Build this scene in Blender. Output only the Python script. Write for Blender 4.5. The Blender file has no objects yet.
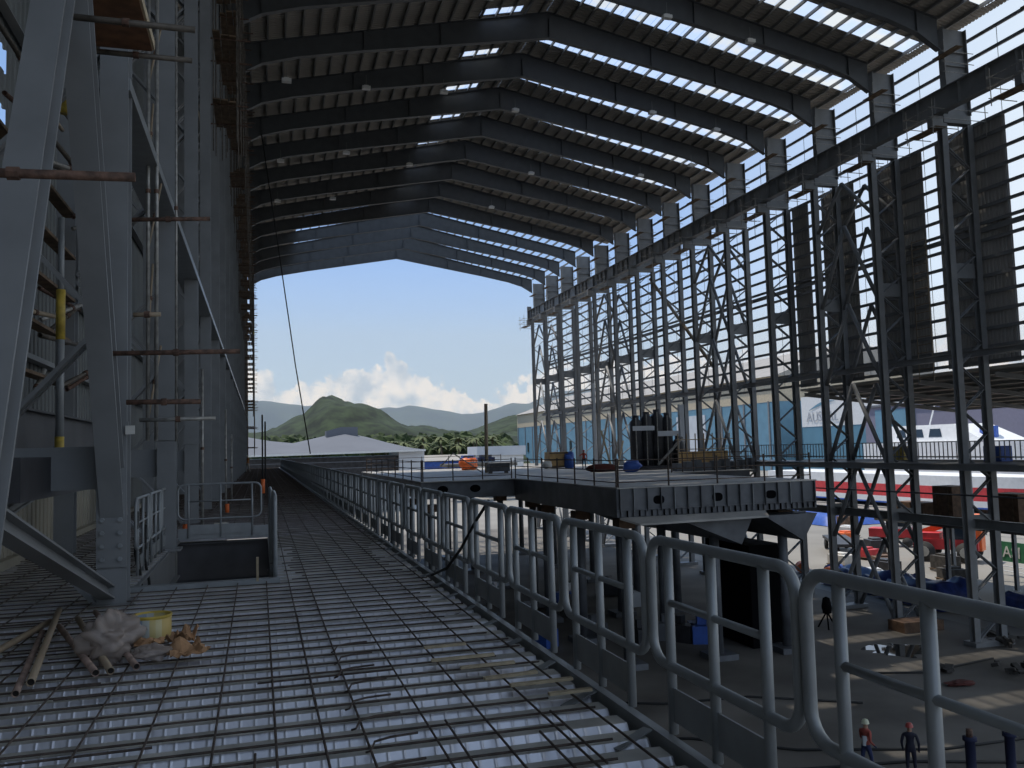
import bpy, math, random
from mathutils import Vector, Matrix, noise as mnoise
random.seed(7)
S = bpy.context.scene
COL = S.collection
R = math.radians

# ------------------------------------------------------------------ helpers
ONES = 'zeroth first second third fourth fifth sixth seventh eighth ninth tenth eleventh twelfth thirteenth fourteenth fifteenth sixteenth seventeenth eighteenth nineteenth'.split()
TENS = {2: 'twent', 3: 'thirt', 4: 'fort', 5: 'fift', 6: 'sixt', 7: 'sevent', 8: 'eight', 9: 'ninet'}
def nth(n):
    if n < 20: return ONES[n]
    t, u = divmod(n, 10)
    return TENS[t] + 'ieth' if u == 0 else TENS[t] + 'y-' + ONES[u]

class MB:
    """collects geometry that becomes ONE mesh object"""
    def __init__(s): s.v = []; s.f = []; s.m = []; s.mi = 0
    def add(s, vs, fs):
        b = len(s.v); s.v += [tuple(p) for p in vs]
        s.f += [tuple(i + b for i in f) for f in fs]; s.m += [s.mi] * len(fs)
        return s
    def box(s, c, d, rz=0.0, rx=0.0, ry=0.0):
        M = Matrix.Rotation(rz, 3, 'Z') @ Matrix.Rotation(ry, 3, 'Y') @ Matrix.Rotation(rx, 3, 'X')
        c = Vector(c); vs = []
        for x in (-.5, .5):
            for y in (-.5, .5):
                for z in (-.5, .5): vs.append(c + M @ Vector((x * d[0], y * d[1], z * d[2])))
        return s.add(vs, [(0, 1, 3, 2), (4, 6, 7, 5), (0, 4, 5, 1), (2, 3, 7, 6), (0, 2, 6, 4), (1, 5, 7, 3)])
    def prism(s, prof, p0, p1, up):
        """closed 2-D profile (side, up) swept from p0 to p1"""
        p0 = Vector(p0); p1 = Vector(p1); t = (p1 - p0).normalized(); up = Vector(up)
        side = t.cross(up).normalized(); up = side.cross(t).normalized(); n = len(prof)
        vs = [p + side * a + up * b for p in (p0, p1) for a, b in prof]
        fs = [(i, (i + 1) % n, n + (i + 1) % n, n + i) for i in range(n)]
        return s.add(vs, fs + [tuple(reversed(range(n))), tuple(range(n, 2 * n))])
    def bar(s, p0, p1, w, h, up=(0, 0, 1)):
        return s.prism([(-w / 2, -h / 2), (w / 2, -h / 2), (w / 2, h / 2), (-w / 2, h / 2)], p0, p1, up)
    def ibeam(s, p0, p1, d, w, tf=.03, tw=.02, up=(0, 0, 1)):
        a, b, t = w / 2, d / 2, tw / 2
        return s.prism([(-a, -b), (a, -b), (a, -b + tf), (t, -b + tf), (t, b - tf), (a, b - tf), (a, b), (-a, b), (-a, b - tf), (-t, b - tf), (-t, -b + tf), (-a, -b + tf)], p0, p1, up)
    def angle(s, p0, p1, w, t=.012, up=(0, 0, 1)):
        return s.prism([(0, 0), (w, 0), (w, t), (t, t), (t, w), (0, w)], p0, p1, up)
    def tube(s, pts, r, n=8, closed=False, cap=True):
        P = [Vector(p) for p in pts]; m = len(P); rr = r if isinstance(r, (list, tuple)) else [r] * m
        def tan(i):
            a = P[(i - 1) % m] if (closed or i > 0) else P[i]
            b = P[(i + 1) % m] if (closed or i < m - 1) else P[i]
            return (b - a).normalized()
        t0 = tan(0); ref = Vector((0, 0, 1)) if abs(t0.z) < .9 else Vector((1, 0, 0))
        nrm = t0.cross(ref).normalized(); vs = []
        for i in range(m):
            t = tan(i); nrm = (nrm - t * nrm.dot(t)).normalized(); bi = t.cross(nrm)
            for k in range(n):
                a = 2 * math.pi * k / n
                vs.append(P[i] + (nrm * math.cos(a) + bi * math.sin(a)) * rr[i])
        fs = []
        for i in range(m if closed else m - 1):
            j = (i + 1) % m
            for k in range(n): fs.append((i * n + k, i * n + (k + 1) % n, j * n + (k + 1) % n, j * n + k))
        if cap and not closed: fs += [tuple(reversed(range(n))), tuple(range((m - 1) * n, m * n))]
        return s.add(vs, fs)
    def pipe(s, p0, p1, r, t, n=12):
        """hollow tube with wall thickness"""
        p0 = Vector(p0); p1 = Vector(p1); d = (p1 - p0).normalized()
        u = d.cross(Vector((0, 0, 1)) if abs(d.z) < .9 else Vector((1, 0, 0))).normalized(); w = d.cross(u); vs = []
        for p, q in ((p0, r), (p1, r), (p1, r - t), (p0, r - t)):
            for k in range(n):
                a = 2 * math.pi * k / n; vs.append(p + (u * math.cos(a) + w * math.sin(a)) * q)
        fs = [(i * n + k, i * n + (k + 1) % n, ((i + 1) % 4) * n + (k + 1) % n, ((i + 1) % 4) * n + k) for i in range(4) for k in range(n)]
        return s.add(vs, fs)
    def lathe(s, prof, c=(0, 0, 0), n=16):
        vs = []; m = len(prof)
        for r, z in prof:
            for k in range(n):
                a = 2 * math.pi * k / n; vs.append((c[0] + r * math.cos(a), c[1] + r * math.sin(a), c[2] + z))
        return s.add(vs, [(i * n + k, i * n + (k + 1) % n, (i + 1) * n + (k + 1) % n, (i + 1) * n + k) for i in range(m - 1) for k in range(n)])
    def blob(s, c, rad, amp=.25, seed=0, nu=10, nv=7, fr=1.3):
        vs = []; o = Vector((seed * 3.7, seed * 1.9, seed * 5.1))
        for j in range(nv + 1):
            th = math.pi * j / nv
            for i in range(nu):
                ph = 2 * math.pi * i / nu
                d = Vector((math.sin(th) * math.cos(ph), math.sin(th) * math.sin(ph), math.cos(th)))
                k = 1 + amp * mnoise.fractal(d * fr + o, .9, 2.1, 3) * 1.3
                vs.append((c[0] + d.x * rad[0] * k, c[1] + d.y * rad[1] * k, c[2] + d.z * rad[2] * k))
        return s.add(vs, [(j * nu + i, (j + 1) * nu + i, (j + 1) * nu + (i + 1) % nu, j * nu + (i + 1) % nu) for j in range(nv) for i in range(nu)])
    def quad(s, a, b, c, d): return s.add([a, b, c, d], [(0, 1, 2, 3)])
    def mesh(s, name, mats, smooth=False):
        me = bpy.data.meshes.new(name); me.from_pydata(s.v, [], s.f); 
        for m in (mats if isinstance(mats, (list, tuple)) else [mats]): me.materials.append(m)
        me.polygons.foreach_set('material_index', s.m)
        if smooth: me.polygons.foreach_set('use_smooth', [True] * len(s.f))
        me.update(); return me
    def build(s, name, mats, parent=None, smooth=False):
        return link(bpy.data.objects.new(name, s.mesh(name, mats, smooth)), parent)

def link(o, parent=None):
    COL.objects.link(o)
    if parent is not None: o.parent = parent
    return o
def tag(o, label=None, cat=None, group=None, kind=None):
    for k, v in (('label', label), ('category', cat), ('group', group), ('kind', kind)):
        if v: o[k] = v
    return o
def thing(name, label, cat, loc=(0, 0, 0), rz=0.0, group=None, kind='thing'):
    o = bpy.data.objects.new(name, None); o.location = loc; o.rotation_euler = (0, 0, rz); o.empty_display_size = .2
    return tag(link(o), label, cat, group, kind)
def solo(o, label, cat, group=None): return tag(o, label, cat, group, 'thing')
def struct(o): return tag(o, kind='structure')
def copy_tree(o, parent=None):
    c = o.copy(); COL.objects.link(c)
    if parent is not None: c.parent = parent
    for ch in list(o.children): copy_tree(ch, c)
    return c
def bx(c, d, **k): return MB().box(c, d, **k)
def tb(pts, r, n=8, **k): return MB().tube(pts, r, n, **k)

# ------------------------------------------------------------------ materials
def mat(name, col, rough=.6, metal=0.0, var=.12, scale=1.5, bump=0.0, col2=None, spec=.5, detail=4):
    m = bpy.data.materials.new(name); m.use_nodes = True; nt = m.node_tree; N = nt.nodes; L = nt.links
    b = N['Principled BSDF']; b.inputs['Roughness'].default_value = rough; b.inputs['Metallic'].default_value = metal
    b.inputs['Specular IOR Level'].default_value = spec
    tc = N.new('ShaderNodeTexCoord'); no = N.new('ShaderNodeTexNoise'); no.inputs['Scale'].default_value = scale; no.inputs['Detail'].default_value = detail
    L.new(tc.outputs['Object'], no.inputs['Vector'])
    mx = N.new('ShaderNodeMix'); mx.data_type = 'RGBA'
    a = [max(0, c * (1 - var)) for c in col] + [1]; c2 = (list(col2) if col2 else [min(1, c * (1 + var)) for c in col]) + [1]
    mx.inputs[6].default_value = a; mx.inputs[7].default_value = c2
    rp = N.new('ShaderNodeMapRange'); rp.inputs[1].default_value = .35; rp.inputs[2].default_value = .65
    L.new(no.outputs['Fac'], rp.inputs[0]); L.new(rp.outputs[0], mx.inputs[0]); L.new(mx.outputs[2], b.inputs['Base Color'])
    if bump:
        bp = N.new('ShaderNodeBump'); bp.inputs['Strength'].default_value = bump; bp.inputs['Distance'].default_value = .05
        L.new(no.outputs['Fac'], bp.inputs['Height']); L.new(bp.outputs['Normal'], b.inputs['Normal'])
    return m
M = {}
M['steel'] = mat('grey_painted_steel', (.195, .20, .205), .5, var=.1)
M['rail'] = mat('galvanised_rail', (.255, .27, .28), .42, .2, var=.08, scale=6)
M['roofsteel'] = mat('shade_darkened_grey_paint', (.088, .095, .104), .55, var=.1)  # same grey paint as the other steel, darkened for the unlit roof
M['purlin'] = mat('purlin_steel', (.26, .26, .25), .55, .1)
M['roofsheet'] = mat('roof_sheet', (.38, .35, .31), .6, var=.1, scale=.4)
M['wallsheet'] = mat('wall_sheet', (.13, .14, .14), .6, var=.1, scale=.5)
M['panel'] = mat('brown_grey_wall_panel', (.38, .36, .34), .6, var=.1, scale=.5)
M['scafdark'] = mat('dark_scaffold_tube', (.10, .085, .07), .6, .2, var=.35, scale=8)
M['beige'] = mat('beige_wall_sheet', (.30, .275, .22), .6, var=.15, scale=.6)
M['rebar'] = mat('rusty_rebar', (.07, .052, .043), .8, var=.4, scale=9)
M['pan'] = mat('dusty_decking_flat', (.44, .43, .40), .6, .1, var=.25, scale=2.2)
M['rust'] = mat('rusty_tube', (.10, .055, .038), .75, var=.5, scale=14, bump=.3)
M['bamboo'] = mat('pale_tube', (.40, .33, .23), .6, .0, var=.3, scale=9, col2=(.30, .22, .15))
M['pinktube'] = mat('brown_tube', (.27, .19, .155), .6, var=.35, scale=9)
M['inside'] = mat('dark_inside', (.02, .017, .015), .9)
M['yellow'] = mat('yellow_paint', (.50, .36, .06), .5, var=.25, scale=8)
M['scaf'] = mat('scaffold_tube', (.30, .29, .27), .45, .4, var=.25, scale=8)
M['plank'] = mat('timber_plank', (.13, .085, .05), .75, var=.4, scale=5)
M['ply'] = mat('orange_plywood', (.19, .085, .038), .6, var=.3, scale=6)
M['lath'] = mat('pale_timber', (.45, .37, .25), .7, var=.2, scale=9)
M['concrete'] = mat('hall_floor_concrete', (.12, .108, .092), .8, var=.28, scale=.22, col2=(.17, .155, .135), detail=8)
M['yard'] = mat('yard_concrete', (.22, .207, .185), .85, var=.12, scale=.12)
M['land'] = mat('green_land', (.03, .045, .015), .9, var=.4, scale=.02)
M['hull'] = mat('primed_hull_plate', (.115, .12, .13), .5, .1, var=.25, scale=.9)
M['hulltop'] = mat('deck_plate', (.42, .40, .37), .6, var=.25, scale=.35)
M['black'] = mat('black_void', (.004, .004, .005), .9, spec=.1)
M['lilac'] = mat('lilac_sheet', (.20, .19, .25), .6, var=.05)
M['white'] = mat('white_paint', (.70, .70, .69), .45, var=.05)
M['offwhite'] = mat('pale_grey_sheet', (.55, .57, .60), .5, var=.05, scale=.3)
M['red'] = mat('red_paint', (.55, .045, .05), .45, var=.15)
M['orange'] = mat('orange_paint', (.75, .16, .04), .5, var=.15)
M['blue'] = mat('blue_paint', (.03, .09, .36), .5, var=.15)
M['navytarp'] = mat('navy_tarpaulin', (.018, .04, .17), .35, var=.4, scale=1.5, bump=.6)
M['bluewall'] = mat('blue_wall_cladding', (.13, .26, .35), .55, var=.08, scale=.3)
M['tealwall'] = mat('teal_wall_cladding', (.09, .21, .29), .55, var=.06, scale=.3)
M['tanband'] = mat('tan_wall_band', (.50, .42, .30), .6, var=.1)
M['tanroof'] = mat('tan_roof', (.30, .275, .24), .55, var=.1, scale=.2)
M['greyroof'] = mat('grey_curved_roof', (.15, .158, .178), .8, spec=.08, var=.04, scale=.2)
M['greytext'] = mat('grey_sign_letters', (.36, .38, .42), .5)
M['green'] = mat('green_banner', (.03, .16, .07), .6)
M['tyre'] = mat('rubber', (.03, .03, .03), .85)
M['hub'] = mat('pale_hub', (.45, .43, .38), .6)
M['glass'] = mat('dark_window', (.02, .03, .04), .1)
M['brownbox'] = mat('brown_crate', (.13, .075, .045), .75, var=.3, scale=3)
M['tanbox'] = mat('tan_crate', (.45, .29, .12), .7, var=.2, scale=2)
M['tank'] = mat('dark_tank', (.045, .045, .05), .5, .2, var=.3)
M['darkblue'] = mat('dark_blue_cloth', (.012, .016, .05), .8)
M['skin'] = mat('skin', (.30, .17, .11), .6)
M['card'] = mat('crumpled_cardboard', (.36, .20, .10), .8, var=.25, scale=8)
M['rag'] = mat('red_rag', (.085, .02, .016), .9)
M['debris'] = mat('dark_debris', (.05, .045, .04), .9, var=.4, scale=3)
M['trunk'] = mat('tree_trunk', (.12, .09, .06), .9)
M['leaf'] = mat('leaf_green', (.016, .036, .010), .9, var=.5, scale=.5, bump=1, col2=(.05, .075, .018))
M['leaf2'] = mat('palm_green', (.03, .055, .014), .8, var=.5, scale=.4, bump=.8, col2=(.09, .11, .03))
M['hill'] = mat('hill_forest', (.009, .022, .009), .95, var=.5, scale=.09, bump=1, col2=(.028, .046, .018), detail=9)
M['mountain'] = mat('mountain_forest', (.010, .020, .014), .95, var=.5, scale=.01, bump=1, col2=(.028, .042, .022), detail=10)
M['rope'] = mat('dark_cable', (.015, .015, .015), .7)
M['whitecap'] = mat('pale_label', (.6, .58, .54), .6)

# decking web: embossed galvanised steel
def web_mat():
    m = mat('embossed_galvanised_web', (.60, .60, .64), .4, .75, var=.12, scale=2.5); nt = m.node_tree; N = nt.nodes; L = nt.links
    tc = N.new('ShaderNodeTexCoord'); w = N.new('ShaderNodeTexWave'); w.wave_type = 'BANDS'; w.bands_direction = 'X'; w.wave_profile = 'SIN'
    w.inputs['Scale'].default_value = 3.5; w.inputs['Distortion'].default_value = .15
    L.new(tc.outputs['Object'], w.inputs['Vector'])
    pw = N.new('ShaderNodeMath'); pw.operation = 'POWER'; pw.inputs[1].default_value = 14.0; L.new(w.outputs['Fac'], pw.inputs[0])
    b = N.new('ShaderNodeBump'); b.inputs['Strength'].default_value = .45; b.inputs['Distance'].default_value = .008
    L.new(pw.outputs[0], b.inputs['Height']); L.new(b.outputs['Normal'], N['Principled BSDF'].inputs['Normal'])
    return m
M['web'] = web_mat()
def translucent_mat(name, col, clear):
    m = bpy.data.materials.new(name); m.use_nodes = True; nt = m.node_tree; nt.nodes.clear(); N = nt.nodes; L = nt.links
    o = N.new('ShaderNodeOutputMaterial'); mx = N.new('ShaderNodeMixShader'); t = N.new('ShaderNodeBsdfTranslucent'); c = N.new('ShaderNodeBsdfTransparent')
    t.inputs['Color'].default_value = (*col, 1); mx.inputs[0].default_value = clear
    L.new(t.outputs[0], mx.inputs[1]); L.new(c.outputs[0], mx.inputs[2]); L.new(mx.outputs[0], o.inputs[0]); return m
M['skylight'] = translucent_mat('translucent_roof_sheet', (.55, .6, .68), .35)
def pane_tint(m):
    nt = m.node_tree; N = nt.nodes; L = nt.links; tc = N.new('ShaderNodeTexCoord'); n = N.new('ShaderNodeTexNoise'); n.inputs['Scale'].default_value = .55
    r = N.new('ShaderNodeValToRGB'); r.color_ramp.elements[0].position = .45; r.color_ramp.elements[0].color = (.48, .56, .70, 1); r.color_ramp.elements[1].position = .6; r.color_ramp.elements[1].color = (.62, .60, .52, 1)
    L.new(tc.outputs['Object'], n.inputs['Vector']); L.new(n.outputs['Fac'], r.inputs[0])
    for q in N:
        if q.type == 'BSDF_TRANSLUCENT': L.new(r.outputs[0], q.inputs['Color'])
pane_tint(M['skylight'])
def bag_mat():
    m = bpy.data.materials.new('cloudy_plastic'); m.use_nodes = True; nt = m.node_tree; N = nt.nodes; L = nt.links
    p = N['Principled BSDF']; p.inputs['Base Color'].default_value = (.40, .33, .29, 1); p.inputs['Roughness'].default_value = .35
    o = N['Material Output']; mx = N.new('ShaderNodeMixShader'); c = N.new('ShaderNodeBsdfTransparent'); mx.inputs[0].default_value = .42
    L.new(p.outputs[0], mx.inputs[1]); L.new(c.outputs[0], mx.inputs[2]); L.new(mx.outputs[0], o.inputs[0]); return m
M['bag'] = bag_mat()
def puddle_mat():
    m = mat('wet_puddle', (.03, .028, .025), .03, var=.2); m.node_tree.nodes['Principled BSDF'].inputs['Specular IOR Level'].default_value = 1.0; return m
M['puddle'] = puddle_mat()
def bands_mat(name, stops, axis=2, rough=.7):
    """stepped colours along one object axis (sleeves, trousers, printed tin)"""
    m = bpy.data.materials.new(name); m.use_nodes = True; nt = m.node_tree; N = nt.nodes; L = nt.links
    tc = N.new('ShaderNodeTexCoord'); sp = N.new('ShaderNodeSeparateXYZ'); r = N.new('ShaderNodeValToRGB'); mr = N.new('ShaderNodeMapRange')
    lo, hi = stops[0][0], stops[-1][0] + .01; mr.inputs[1].default_value = lo; mr.inputs[2].default_value = hi
    L.new(tc.outputs['Object'], sp.inputs[0]); L.new(sp.outputs[axis], mr.inputs[0]); L.new(mr.outputs[0], r.inputs[0])
    r.color_ramp.interpolation = 'CONSTANT'; e = r.color_ramp.elements
    while len(e) < len(stops): e.new(.5)
    for k, (z, c) in enumerate(stops): e[k].position = (z - lo) / (hi - lo); e[k].color = (*c, 1)
    b = N['Principled BSDF']; b.inputs['Roughness'].default_value = rough; L.new(r.outputs[0], b.inputs['Base Color']); return m

# ------------------------------------------------------------------ camera
cd = bpy.data.cameras.new('camera'); cam = bpy.data.objects.new('camera', cd); COL.objects.link(cam); S.camera = cam
ax = Vector((0.96021, -0.27745, -0.02809)); dn = Vector((-0.00685, 0.07752, -0.99697)); fw = Vector((0.27783, 0.95760, 0.07285))
fw = fw.normalized(); ax = (ax - fw * ax.dot(fw)).normalized(); up = ax.cross(fw) * 1.0
if up.z < 0: up = -up
cam.matrix_world = Matrix(((ax.x, up.x, -fw.x, 0), (ax.y, up.y, -fw.y, 0), (ax.z, up.z, -fw.z, 1.65), (0, 0, 0, 1)))
cd.sensor_fit = 'HORIZONTAL'; cd.sensor_width = 36; cd.lens = 870 / 1024 * 36; cd.clip_start = .05; cd.clip_end = 9000

# ------------------------------------------------------------------ dimensions (metres; deck level is z = 0, hall floor GZ)
GZ = -9.85
NF = 14
F = [39.56 + 6 * k for k in range(NF)]          # roof frames
RX = 18.1                                       # ridge
def sheet_z(x): return 29.95 - .215 * abs(x - RX)
def interp(x, xs, ys):
    for i in range(len(xs) - 1):
        if x <= xs[i + 1]: 
            t = (x - xs[i]) / (xs[i + 1] - xs[i]); return ys[i] + (ys[i + 1] - ys[i]) * t
    return ys[-1]
def soffit(x): return interp(min(abs(x + 1.4), abs(37.6 - x)), [0, 1.5, 3.5, 7.5, 19.6], [23.6, 24.5, 25.1, 25.9, 28.0])

# ------------------------------------------------------------------ setting: ground, decks, roof, walls
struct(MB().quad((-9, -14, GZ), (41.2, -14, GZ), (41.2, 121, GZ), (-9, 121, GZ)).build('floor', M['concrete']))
struct(MB().add([(-260, -160, GZ - .05), (420, -160, GZ - .05), (420, 660, GZ - .05), (90, 660, GZ - .05), (90, 260, GZ - .05), (-260, 260, GZ - .05)], [(0, 1, 2, 3, 4, 5)]).build('ground_yard', M['yard']))
struct(MB().quad((-2500, -800, GZ - .5), (4000, -800, GZ - .5), (4000, 6000, GZ - .5), (-2500, 6000, GZ - .5)).build('ground_land', M['land']))

HX0, HX1, HY0, HY1 = -1.62, .16, 12.0, 18.95    # stair opening in the deck
PITCH = .305
def pan_rows(mb, x0, x1, y0, y1):
    n = int((y1 - y0) / PITCH)
    for i in range(n):
        a = y0 + i * PITCH; t, b = -.03, -.068
        ys = [(a, b), (a + .03, t), (a + .19, t), (a + .215, b), (a + PITCH, b)]
        for j in range(4):
            mb.mi = 1 if j in (0, 2) else 0
            mb.quad((x0, ys[j][0], ys[j][1]), (x1, ys[j][0], ys[j][1]), (x1, ys[j + 1][0], ys[j + 1][1]), (x0, ys[j + 1][0], ys[j + 1][1]))
pan = MB()
pan_rows(pan, -3.9, 2.12, 1.325, HY0); pan_rows(pan, -3.9, HX0, HY0, HY1); pan_rows(pan, HX1, 2.12, HY0, HY1); pan_rows(pan, -3.9, 2.12, HY1, 113)
struct(pan.build('floor_deck', [M['pan'], M['web']]))
# beams that carry the deck
struct(MB().box((2.14, 57, -.53), (.26, 112, .78)).build('trim_1', M['steel']))

def roof_side(sgn):
    """ribbed sheet of one slope with a gap for each rooflight strip"""
    mb = MB(); segs = []; y = -8.0
    for f in [15.56, 21.56, 27.56, 33.56] + F[:10]:
        a, b = (f - 3.35, f - 1.95) if sgn > 0 else (f - .85, f - .1); segs.append((y, a, 0)); segs.append((a, b, 1)); y = b
    segs.append((y, 94.2, 0))
    def strip(y0, y1, x0, x1):
        n = max(1, int(round((y1 - y0) / .25)))
        for i in range(n):
            a = y0 + (y1 - y0) * i / n; b = y0 + (y1 - y0) * (i + 1) / n; w = b - a
            ys = [(a, 0), (a + .55 * w, 0), (a + .65 * w, .045), (a + .9 * w, .045), (b, 0)]
            for j in range(4):
                (p, u), (q, v) = ys[j], ys[j + 1]
                mb.quad((x0, p, sheet_z(x0) + u), (x1, p, sheet_z(x1) + u), (x1, q, sheet_z(x1) + v), (x0, q, sheet_z(x0) + v))
    xe = RX + 21.45 if sgn > 0 else RX - 22.4; a0, a1 = (RX, RX + 20.9) if sgn > 0 else (RX - 4.6, RX - 1.9)
    for y0, y1, gap in segs:
        if not gap: strip(y0, y1, RX, xe)
        elif sgn > 0: strip(y0, y1, a1, xe)
        else: strip(y0, y1, RX, a1); strip(y0, y1, a0, xe)
    if sgn < 0: strip(94.2, 116, 4.0, xe)
    return struct(mb.build('ceiling', M['roofsheet']))
roof_side(1); roof_side(-1)
for sgn in (1, -1):                               # rooflight strips
    x0, x1 = (RX, RX + 20.9) if sgn > 0 else (RX - 4.6, RX - 1.9)
    for i, f in enumerate([33.56] + F[:10]):
        mb = MB(); n = 20 if sgn > 0 else 3; ya, yb = (f - 3.35, f - 1.95) if sgn > 0 else (f - .85, f - .1)
        for j in range(n):
            a = x0 + (x1 - x0) * j / n; b = x0 + (x1 - x0) * (j + 1) / n - .03
            mb.quad((a, ya, sheet_z(a) + .02), (b, ya, sheet_z(b) + .02), (b, yb, sheet_z(b) + .02), (a, yb, sheet_z(a) + .02))
        struct(mb.build('window_%d' % (i + 1 + (20 if sgn < 0 else 0)), M['skylight']))

side = {1: 'yard side', -1: 'gallery side'}
for sgn in (1, -1):
    for i in range(1, 22):
        x = RX + sgn * (i - .45); z = sheet_z(x) - .11
        y0, y1 = (20, 117.7)
        o = MB().prism([(-.05, -.1), (.05, -.1), (.05, -.085), (-.035, -.085), (-.035, .085), (.05, .085), (.05, .1), (-.05, .1)], (x, y0, z), (x, y1, z), (0, 0, 1)).build('roof_purlin', M['purlin'])
        solo(o, 'steel roof purlin on the %s slope, %s down from the ridge' % (side[sgn], nth(i)), 'purlin', 'roof purlins')

# left wall sheeting (outside the gallery columns)
def ribbed_wall(name, x, y0, y1, z0, z1, m, out=-1, pitch=.3):
    mb = MB(); n = max(1, int((y1 - y0) / pitch))
    for i in range(n):
        a = y0 + (y1 - y0) * i / n; w = (y1 - y0) / n
        ys = [(a, 0), (a + .6 * w, 0), (a + .7 * w, .04), (a + .9 * w, .04), (a + w, 0)]
        for j in range(4):
            mb.quad((x + out * ys[j][1], ys[j][0], z0), (x + out * ys[j + 1][1], ys[j + 1][0], z0), (x + out * ys[j + 1][1], ys[j + 1][0], z1), (x + out * ys[j][1], ys[j][0], z1))
    return mb.build(name, m)
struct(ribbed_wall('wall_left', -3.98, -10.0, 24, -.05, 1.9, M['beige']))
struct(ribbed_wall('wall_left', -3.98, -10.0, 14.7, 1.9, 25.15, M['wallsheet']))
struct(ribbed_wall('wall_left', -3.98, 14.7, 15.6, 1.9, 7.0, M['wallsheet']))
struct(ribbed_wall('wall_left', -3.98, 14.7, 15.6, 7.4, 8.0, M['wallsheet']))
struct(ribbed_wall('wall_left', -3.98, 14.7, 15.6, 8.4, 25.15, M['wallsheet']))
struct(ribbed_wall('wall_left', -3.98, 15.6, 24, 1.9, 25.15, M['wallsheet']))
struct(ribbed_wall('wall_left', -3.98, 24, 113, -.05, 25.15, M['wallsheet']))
struct(ribbed_wall('wall_left', -4.02, -10, 113, GZ, -.08, M['wallsheet'], pitch=.6))
struct(bx((-3.1, -9, 12), (2.2, .12, 26)).build('added_light_block', M['wallsheet']))  # unseen sheet added behind the camera to keep light off the gallery side
struct(bx((-3.9, 58, .03), (.12, 108, .16)).build('baseboard_left', M['beige']))
for i, z in enumerate((1.75, 3.4, 5.0, 8.8)):
    solo(MB().angle((-3.93, 5, z), (-3.93, 60, z), .16, .02).build('wall_girt', M['steel']), 'steel girt along the beige sheeting behind the gallery columns, %s up from the deck' % nth(i + 1), 'girt', 'gallery wall girts')

# ------------------------------------------------------------------ roof frames
def roof_frame():
    t = thing('roof_portal', 'x', 'roof portal', (0, 0, 0), 0, 'steel roof frames')
    for sgn in (-1, 1):
        xe = -1.3 if sgn < 0 else 37.5
        xs = [xe, xe - sgn * 1.5, xe - sgn * 3.5, xe - sgn * 7.5, xe - sgn * 13, RX]
        mb = MB(); tw, fw_, tf = .016, .36, .035
        for i in range(5):
            a, b = xs[i], xs[i + 1]
            for (za, zb, w, h) in ((soffit(a), soffit(b), fw_, tf), (sheet_z(a) - .24, sheet_z(b) - .24, fw_, tf)):
                mb.bar((a, 0, za), (b, 0, zb), w, h)
            mb.add([(a, -tw, soffit(a)), (b, -tw, soffit(b)), (b, -tw, sheet_z(b) - .24), (a, -tw, sheet_z(a) - .24),
                    (a, tw, soffit(a)), (b, tw, soffit(b)), (b, tw, sheet_z(b) - .24), (a, tw, sheet_z(a) - .24)], [(0, 1, 2, 3), (5, 4, 7, 6)])
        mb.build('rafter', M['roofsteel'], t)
        st = MB()
        for x in (xs[1], xs[3], (xs[3] + xs[4]) / 2 - sgn * 2):
            st.box((x, 0, (soffit(x) + sheet_z(x) - .24) / 2), (.03, .34, sheet_z(x) - .3 - soffit(x)))
        st.build('stiffener_rib', M['roofsteel'], t)
        p = MB(); x0, x1 = (37.7, 39.3) if sgn > 0 else (-3.2, -1.6); zt = 25.0
        p.box((x0, 0, (19.9 + zt) / 2), (.04, .46, zt - 19.9)).box((x1, 0, (19.9 + zt) / 2), (.04, .46, zt - 19.9)).box(((x0 + x1) / 2, 0, (19.9 + zt) / 2), (x1 - x0, .03, zt - 19.9))
        p.build('upper_post', M['steel'], t)
        r = MB()
        for z in (21.3, 22.8, 23.6): r.box(((x0 + x1) / 2, 0, z), (x1 - x0, .3, .03))
        r.build('stiffener_plate', M['steel'], t)
    bx((RX, 0, 28.6), (.05, .4, 1.3)).build('apex_plate', M['roofsteel'], t)
    return t
fr0 = roof_frame()
for i, y in enumerate([33.56] + F):
    o = fr0 if i == 0 else copy_tree(fr0)
    o.location = (0, y, 0); o['label'] = 'tapered steel roof portal, %s from the far open end' % nth(NF + 1 - i)

# ------------------------------------------------------------------ lattice columns of the yard-side wall
BZ0, BZ1 = GZ + .25, 19.35
def lattice_column(xi, xo, n, z0, z1, full=True, w=.4):
    t = thing('lattice_column', 'x', 'column', (0, 0, 0))
    for x in (xi, xo):
        MB().ibeam((x, 0, z0), (x, 0, z1), w, w * .95, .03, .02, up=(0, 1, 0)).build('chord', M['steel'], t)
    dz = (z1 - z0) / n; s = 1 if xo > xi else -1
    a, b = xi + s * .17, xo - s * .17
    for i in range(n):
        p, q = (a, b) if i % 2 == 0 else (b, a)
        mb = MB()
        for yy in (-.09, .09): mb.bar((p, yy, z0 + dz * i + .06), (q, yy, z0 + dz * (i + 1) - .06), .05, .1, up=(0, 1, 0))
        mb.build('lacing_brace', M['steel'], t)
    return t, a, b
def full_column():
    t, a, b = lattice_column(37.4, 39.2, 23, BZ0, BZ1)
    for z in (10.9, -3.2):
        bx(((a + b) / 2, 0, z), (b - a, .03, .85)).build('batten_plate', M['steel'], t)
    bx((38.3, 0, GZ + .125), (2.6, .9, .25)).build('base_plate', M['steel'], t)
    bx((38.3, 0, 19.62), (1.9, .46, .5)).build('head_beam', M['steel'], t)
    bx((36.95, 0, 19.35), (.75, .42, .75)).build('girder_bracket', M['steel'], t)
    return t
c0 = full_column()
for i, y in enumerate([33.56] + F):
    o = c0 if i == 0 else copy_tree(c0)
    o.location = (0, y, 0); o['group'] = 'yard-side lattice columns'
    o['label'] = 'tall two-legged lattice steel column on the yard side, %s from the far open end' % nth(NF + 1 - i)

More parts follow.
